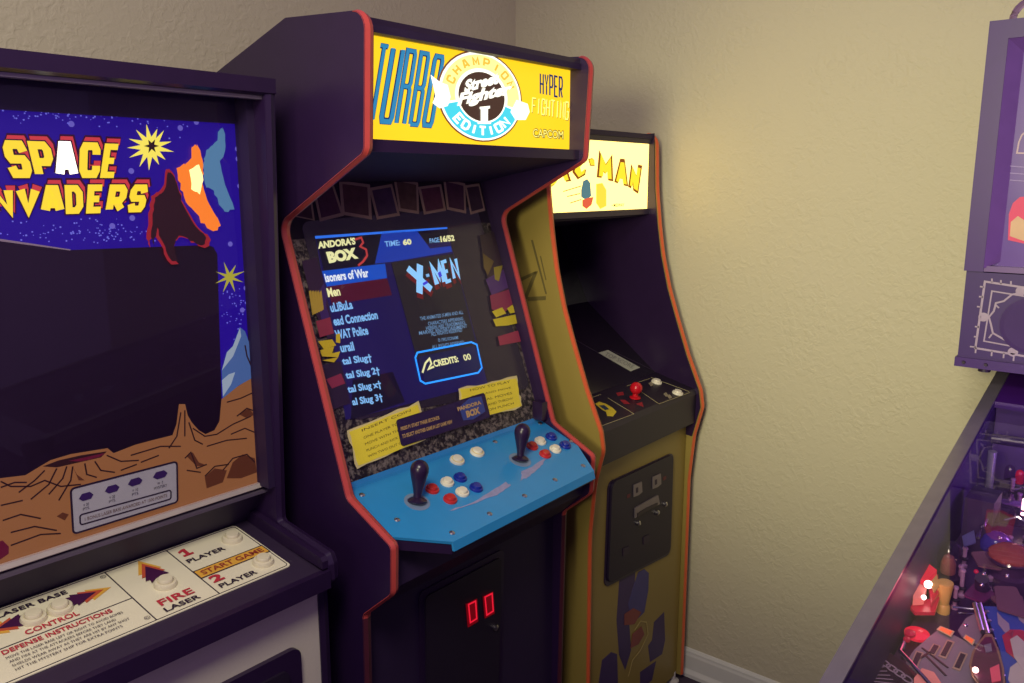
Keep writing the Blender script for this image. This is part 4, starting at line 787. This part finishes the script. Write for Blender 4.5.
for q in ((973, 369), (961, 365)): part('frame_screw', M().lathe([(.004, 0), (.003, .003), (0, .003)], (BX0, BY - (.018 if q[0] < 970 else .06), BZ0 + .010), (-1, 0, 0), 10), DARKM, bb)
part('rubber_bumper', M().lathe([(.012, 0), (.012, .007), (.008, .009)], (BX0 + .02, BY - .055, BZ0 - .008), n=14), INK, bb)
la = [Vector((BX0 + .012, .322 + math.cos(math.pi * k / 14) * .034 - .030, BZ1 - .002 + math.sin(math.pi * k / 14) * .036)) for k in range(15)]
part('topper_loop', M().tube(la, .007, 8), mat('dull_loop_metal', (150, 120, 150), .3, .6), bb, 'curved metal loop', smooth=True)
part('topper_lamp', M().ball((BX0 + .02, .292, BZ1 + .012), .012), glow('topper_white', (250, 236, 236), 1.2), bb, smooth=True)
# ---- playfield furniture
def pfp(q, h=0, ymax=.255):
    """point over pixel q, h above the playfield"""
    p = Plane((1.0, 0, .865 + h), (-.11, 0, 1)).at(q)
    if p.y > ymax:
        p = p + Vector((0, ymax - p.y, 0))
    return p
UP = Vector((-.11, 0, 1)).normalized()
CLR = glass_mat('clear_plastic', (.86, .78, .86), 1.7, .12)
RDL = mat('red_lamp_plastic', (170, 20, 50), .2, emit=.55, emit_rgb=(255, 30, 66)); RDD = mat('dim_red_plastic', (150, 20, 50), .25, emit=.25, emit_rgb=(220, 20, 70))
PNK = mat('pink_lit_plastic', (200, 120, 116), .3, emit=.25, emit_rgb=(255, 150, 130)); BULB = mat('lit_bulb', (255, 230, 220), .2, emit=6, emit_rgb=(255, 214, 190))
YPL = mat('yellow_post_plastic', (196, 160, 92), .3, emit=.06, emit_rgb=(255, 180, 60)); GREYP = mat('grey_plastic_print', (134, 124, 138), .4, var=.15, scale=40); BLUP = mat('blue_plastic_print', (52, 76, 170), .35)
def pfart(name, pts, h, mt, label=None, th=.0025):
    P_ = Plane((1.0, 0, .865 + h), (-.11, 0, 1)); return art(name, pts, P_, 0, mt, pf, label, th)
# lamps by the rail
part('bulb', M().ball(pfp((909, 579), .055, .262), .0065), BULB, pf, 'bright lit bulb', smooth=True)
part('bulb', M().ball(pfp((905, 592), .045, .262), .004), BULB, pf, smooth=True)
pfart('red_target', [(917, 573), (927, 562), (937, 570), (928, 580), (918, 580)], .05, RDL, 'glowing red target', .012)
pfart('red_target', [(913, 590), (918, 583), (927, 587), (924, 598), (913, 599)], .045, PNK, None, .012)
pfart('red_target', [(929, 584), (938, 574), (939, 592), (931, 604)], .04, RDD, None, .012)
pfart('yellow_arrow_plastic', [(930, 583), (937, 574), (939, 586), (934, 592)], .056, YPL)
pfart('red_plastic', [(905, 600), (925, 600), (940, 596), (935, 612), (915, 612)], .03, RDD, None, .006)
# clear dome and tapered yellow post
p = pfp((943, 612), .0)
part('yellow_post', M().lathe([(.010, 0), (.010, .012), (.0075, .016), (.0125, .052), (.012, .055), (0, .056)], p, UP, 18), YPL, pf, 'tapered yellow post', smooth=True)
p = pfp((947, 574), .02)
part('clear_dome', M().lathe([(.020, 0), (.020, .040), (.018, .052), (.012, .060), (0, .063)], p, UP, 20), CLR, pf, 'clear plastic dome', smooth=True)
part('dome_core', M().lathe([(.012, 0), (.012, .022), (.008, .034), (0, .036)], p, UP, 14), mat('dome_core_tan', (150, 96, 90), .4), pf, smooth=True)
part('flasher_base', M().lathe([(.022, -.02), (.022, 0), (.016, .004)], p, UP, 18), INK, pf, smooth=True)
# inserts and glows
pc_ = pfp((916, 635), .014)
part('lit_insert', M().lathe([(.018, 0), (.018, .004), (.014, .0055), (0, .0055)], pc_, UP, 24), RDL, pf, 'glowing red round insert', smooth=True)
for q, r in (((877, 624), .008), ((899, 632), .007), ((905, 640), .005)): part('lit_insert', M().lathe([(r, 0), (r, .004), (0, .006)], pfp(q, .02, .262), UP, 14), RDD, pf, smooth=True)
# chrome lane wire
wp = [pfp((883, 652), .02), pfp((884.5, 640), .045), pfp((886, 636.5), .05), pfp((900, 651), .05), pfp((912, 664), .05), pfp((935, 690), .05)]
part('wire_lane', M().tube(wp, .0028, 8), CHROME, pf, 'bent chrome wire lane guide', smooth=True)
wp = [pfp((978, 538), .06), pfp((981, 526), .065), pfp((984, 526), .07), pfp((988, 514), .08)]
part('wire_form', M().tube(wp, .003, 8), CHROME, pf, smooth=True)
for dx in (0, 6): part('wire_form', M().tube([pfp((952 + dx, 607 + dx), .03), pfp((974 + dx, 609 + dx * .8), .03), pfp((986, 614 + dx), .03)], .0018, 6), CHROME, pf, smooth=True)
# black apron print with chain motif
pfart('apron', [(846, 690), (866, 655), (880, 645), (905, 664), (925, 690), (925, 720), (846, 720)], .012, mat('apron_black', (34, 24, 44), .4), 'black apron with silver chain print')
AP = Plane((1.0, 0, .8652 + .012), (-.11, 0, 1))
for k in range(5):
    c = (877 + k * 7.5, 658 + k * 5.2)
    line('chain_link', [(c[0] + math.cos(a) * 5.5 + math.sin(a) * 1.0, c[1] + math.sin(a) * 3.4 + math.cos(a) * 2.2) for a in [math.pi * j / 6 for j in range(12)]], AP, .0006, .0022, SIL, pf, True)
for k in range(5): line('apron_print', [(866 + k * 2, 668 + k * 3.4), (884 + k * 3, 667 + k * 4.2)], AP, .0006, .0012, SIL, pf)
# grey plastics with slots
pfart('grey_plastic', [(906, 662), (914, 650), (930, 636), (938, 630), (952, 634), (975, 646), (972, 662), (980, 690), (935, 690)], .032, GREYP, 'grey plastic with oval slots')
pfart('grey_plastic', [(958, 630), (966, 618), (978, 612), (984, 632), (977, 644), (962, 636)], .034, GREYP)
GP = Plane((1.0, 0, .8655 + .032), (-.11, 0, 1))
for a, b in (((931, 655), (937, 645)), ((942, 658), (951, 641)), ((956, 670), (964, 653)), ((913, 668), (920, 652))):
    line('slot_rim', [a, b], GP, .0008, .0105, mat('slot_gold', (176, 150, 130), .4), pf); line('slot_opening', [(a[0] * .9 + b[0] * .1, a[1] * .9 + b[1] * .1), (a[0] * .1 + b[0] * .9, a[1] * .1 + b[1] * .9)], GP, .0016, .0065, INK, pf)
OR_ = mat('orange_lit_card', (220, 110, 60), .4, emit=.5, emit_rgb=(255, 110, 50)); CRC = mat('cream_print', (210, 190, 150), .4)
for q, w_ in (((945.5, 633.5), 9), ((969, 642), 6)):
    art('lamp_card', [(q[0] - w_, q[1] - 2.5), (q[0] - w_ * .6, q[1] - 6), (q[0] + w_, q[1] - .5), (q[0] + w_ * .6, q[1] + 5)], GP, .003, CRC, pf); art('lamp_card_face', [(q[0] - w_ * .75, q[1] - 2.2), (q[0] - w_ * .45, q[1] - 4.4), (q[0] + w_ * .75, q[1] - .2), (q[0] + w_ * .45, q[1] + 3.6)], GP, .0038, OR_, pf)
for a, b in (((922, 648), (948, 668)), ((926, 656), (946, 676)), ((918, 660), (930, 652))): line('plastic_line', [a, b], GP, .0008, .003, DARKM, pf)
pfart('lit_plastic', [(914, 678), (922, 668), (934, 672), (946, 690), (914, 694)], .04, PNK)
# maroon oval plastic
ovp = [(978, 642), (985, 634), (992, 634), (998, 648), (1004, 668), (1006, 690), (984, 692), (972, 676), (969, 664), (972, 652)]
cvo = (987, 663)
pfart('plastic_trim', ovp, .052, mat('old_gold_print', (150, 110, 90), .4)); pfart('maroon_plastic', [(cvo[0] + (a - cvo[0]) * .86, cvo[1] + (b - cvo[1]) * .9) for a, b in ovp], .054, mat('maroon_plastic_print', (96, 40, 66), .35, var=.6, scale=70), 'dark maroon oval plastic')
pfart('pink_patch', [(990, 668), (999, 664), (1001, 680), (992, 682)], .0556, mat('pink_print', (214, 80, 100), .4, emit=.2)); pfart('grey_patch', [(984, 645), (991, 643), (992, 651), (986, 652)], .0556, GREYP)
part('bulb', M().ball(pfp((975.5, 670), .06), .004), BULB, pf, smooth=True)
# blue plastic with silver print
pfart('blue_plastic', [(984, 606), (1060, 610), (1075, 700), (1010, 700), (1000, 650), (992, 628)], .046, BLUP, 'bright blue printed plastic')
BPn = Plane((1.0, 0, .8654 + .046), (-.11, 0, 1))
art('silver_print', [(997, 612), (1002, 618), (1009, 624), (1010, 632), (1014, 630), (1012, 638), (1004, 632), (998, 624)], BPn, .0008, SIL, pf); art('silver_print', [(1016, 611), (1024, 617), (1040, 620), (1040, 628), (1026, 626), (1019, 620)], BPn, .0008, SIL, pf)
art('red_print', [(1002, 636), (1010, 630), (1020, 630), (1034, 634), (1034, 668), (1016, 660), (1006, 652)], BPn, .0008, mat('red_plastic_print', (180, 50, 70), .4), pf); art('cream_patch', [(1010, 640), (1017, 636), (1028, 646), (1034, 664), (1024, 672), (1014, 658)], BPn, .0014, mat('bone_print', (196, 186, 176), .4), pf)
art('silver_print', [(1010, 668), (1018, 662), (1030, 672), (1030, 692), (1014, 690), (1008, 680)], BPn, .0010, mat('bone_print', (196, 186, 176)), pf)
for k in range(8): part('plastic_rivet', M().lathe([(.003, 0), (.003, .002), (0, .003)], pfp((987 + k * 2.3, 612 + k * 9.2), .047), UP, 10), STEEL, pf)
part('lane_rail', M().tube([pfp((975, 604), .05), pfp((983, 632), .05)], .004, 8), STEEL, pf, smooth=True); part('lane_rail', M().tube([pfp((980, 604), .052), pfp((988, 634), .052)], .003, 8), STEEL, pf, smooth=True)
# pop bumper and dark tower
p = pfp((1008, 588), .0)
part('bumper_body', M().lathe([(.034, 0), (.034, .03), (.026, .034), (.026, .05), (.033, .056), (.033, .060)], p, UP, 26), mat('bumper_plum', (62, 34, 70), .35), pf, smooth=True)
part('bumper_cap', M().lathe([(.034, .060), (.034, .066), (.026, .073), (.012, .077), (0, .078)], p, UP, 26), mat('bumper_cap_orange', (128, 58, 50), .25, emit=.06, emit_rgb=(255, 100, 50), var=.5, scale=60), pf, 'orange lit bumper cap', smooth=True)
part('bumper_skirt_ring', M().lathe([(.037, .056), (.039, .060), (.037, .064), (.034, .060)], p, UP, 26), CLR, pf, smooth=True)
for q, h in (((984, 574), .08), ((982, 585), .07), ((1007, 576), .08)): part('post_cap', M().ball(pfp(q, h), .0035), mat('bright_stud', (230, 220, 230), .1, 1), pf, smooth=True)
part('dark_post', M().tube([pfp((982, 604), .0), pfp((982, 578), .075)], [.012, .010], 12), INK, pf, smooth=True)
p = pfp((996, 548), .02)
part('blue_dome', M().lathe([(.026, 0), (.026, .012), (.020, .024), (.010, .030), (0, .032)], p, UP, 22), mat('blue_dome_plastic', (52, 42, 120), .15, emit=.04, emit_rgb=(80, 70, 240)), pf, 'small blue dome', smooth=True)
# back-left posts, panels
p = pfp((969, 502), .0)
part('chrome_guide_post', M().tube([p, p + UP * .12], [.006, .008], 12), mat('satin_guide', (170, 168, 190), .3, .7), pf, 'upright satin metal post', smooth=True)
part('corner_block', M().box((1.62, .215, PFZ(1.62)), (1.70, .262, PFZ(1.66) + .10)), mat('corner_black', (40, 24, 62), .4), pf)
part('crossbar', M().tube([Vector((1.86, .265, RZ(1.86) - .05)), Vector((1.88, -.26, RZ(1.88) - .045))], .010, 10), mat('crossbar_dark', (40, 26, 66), .3), pf, smooth=True)
pfart('blue_flag', [(962, 536), (974, 530), (976, 542), (964, 546)], .05, mat('grey_blue_plastic', (92, 90, 140), .35))
for q, h, mt, r in (((1018, 446), .05, RDL, .010), ((1024, 500), .06, BULB, .003), ((1007, 497), .05, CLR, .011), ((1016, 514), .05, CLR, .012), ((1002, 438), .05, CLR, .008), ((1010, 470), .04, CLR, .010), ((998, 456), .05, RDD, .006), ((1020, 474), .05, RDD, .008)):
    part('lamp_dome', M().lathe([(r, -.02), (r, 0), (r * .8, r * .7), (r * .4, r * 1.05), (0, r * 1.15)], pfp(q, h), UP, 14), mt, pf, smooth=True)
part('ramp', M().prism([pfp((985, 520), .06), pfp((1040, 530), .06), pfp((1040, 470), .09), pfp((1000, 480), .09)], UP * -.002), CLR, pf)
for q in ((1000, 436), (1012, 490), (1004, 520)): part('ramp_wire', M().tube([pfp(q, .07), pfp((q[0] + 14, q[1] - 3), .075), pfp((q[0] + 24, q[1] + 4), .07)], .0022, 6), CHROME, pf, smooth=True)

RUB = mat('black_rubber', (30, 20, 38), .6); POSTW = mat('translucent_post', (170, 130, 170), .3); PLS = [mat('plastic_lilac', (120, 84, 160), .3), mat('plastic_plum', (96, 36, 84), .3), mat('plastic_umber', (110, 70, 84), .3), mat('plastic_ice', (150, 150, 190), .3)]
random.seed(21)
for k in range(84):
    x = random.uniform(1.36, 1.90); y = random.uniform(.02, .245) if k < 46 else random.uniform(-.245, .02)
    b0 = Vector((x, y, PFZ(x))); h = random.uniform(.025, .05)
    part('post', M().lathe([(.006, 0), (.006, .004), (.0035, .006), (.0035, h), (.005, h + .001), (.004, h + .004), (0, h + .0045)], b0, UP, 10), POSTW if k % 3 else CHROME, pf, smooth=True)
    part('rubber_ring', M().lathe([(.0045, .014), (.0075, .016), (.0078, .018), (.0045, .020)], b0, UP, 12), RUB, pf, smooth=True)
for k in range(40):
    x = random.uniform(1.40, 1.88) if k < 18 else random.uniform(1.05, 1.88); y = random.uniform(.03, .235) if k < 18 else random.uniform(-.235, .02); a = random.uniform(0, 3); w0, l0 = random.uniform(.012, .022), random.uniform(.025, .05)
    c = Vector((x, y, PFZ(x) + random.uniform(.03, .055)))
    ux = Vector((math.cos(a), math.sin(a), math.cos(a) * .11)); uy = Vector((-math.sin(a), math.cos(a), -math.sin(a) * .11))
    part('plastic_cover', M().prism(round_poly([c - ux * l0 - uy * w0, c + ux * l0 - uy * w0 * .5, c + ux * l0 * .8 + uy * w0, c - ux * l0 * .7 + uy * w0], .006, 3), UP * .003), PLS[k % 4], pf)
for k in range(24):
    x = random.uniform(1.22, 1.9); y = random.uniform(.02, .24); r = random.uniform(.003, .005)
    part('small_lamp', M().ball(Vector((x, y, PFZ(x) + random.uniform(.02, .06))), r), RDD if k % 3 == 0 else (mat('warm_lamp', (255, 200, 160), .3, emit=14, emit_rgb=(255, 196, 170)) if k % 3 == 1 else mat('bright_stud', (230, 220, 230))), pf, smooth=True)

# point lights under the playfield glass
def inlight(name, p, e, c, r=.035):
    l = bpy.data.lights.new(name, 'POINT'); l.energy = e; l.color = c; l.shadow_soft_size = r
    o = bpy.data.objects.new(name, l); COL.objects.link(o); o.location = p
inlight('playfield_red_lamp', pfp((918, 590), .075, .24), .10, (1, .12, .2))
inlight('playfield_violet_fill', Vector((1.75, .05, RZ(1.75) - .04)), 1.1, (.6, .26, 1))  # violet fill added to tint the back of the playfield
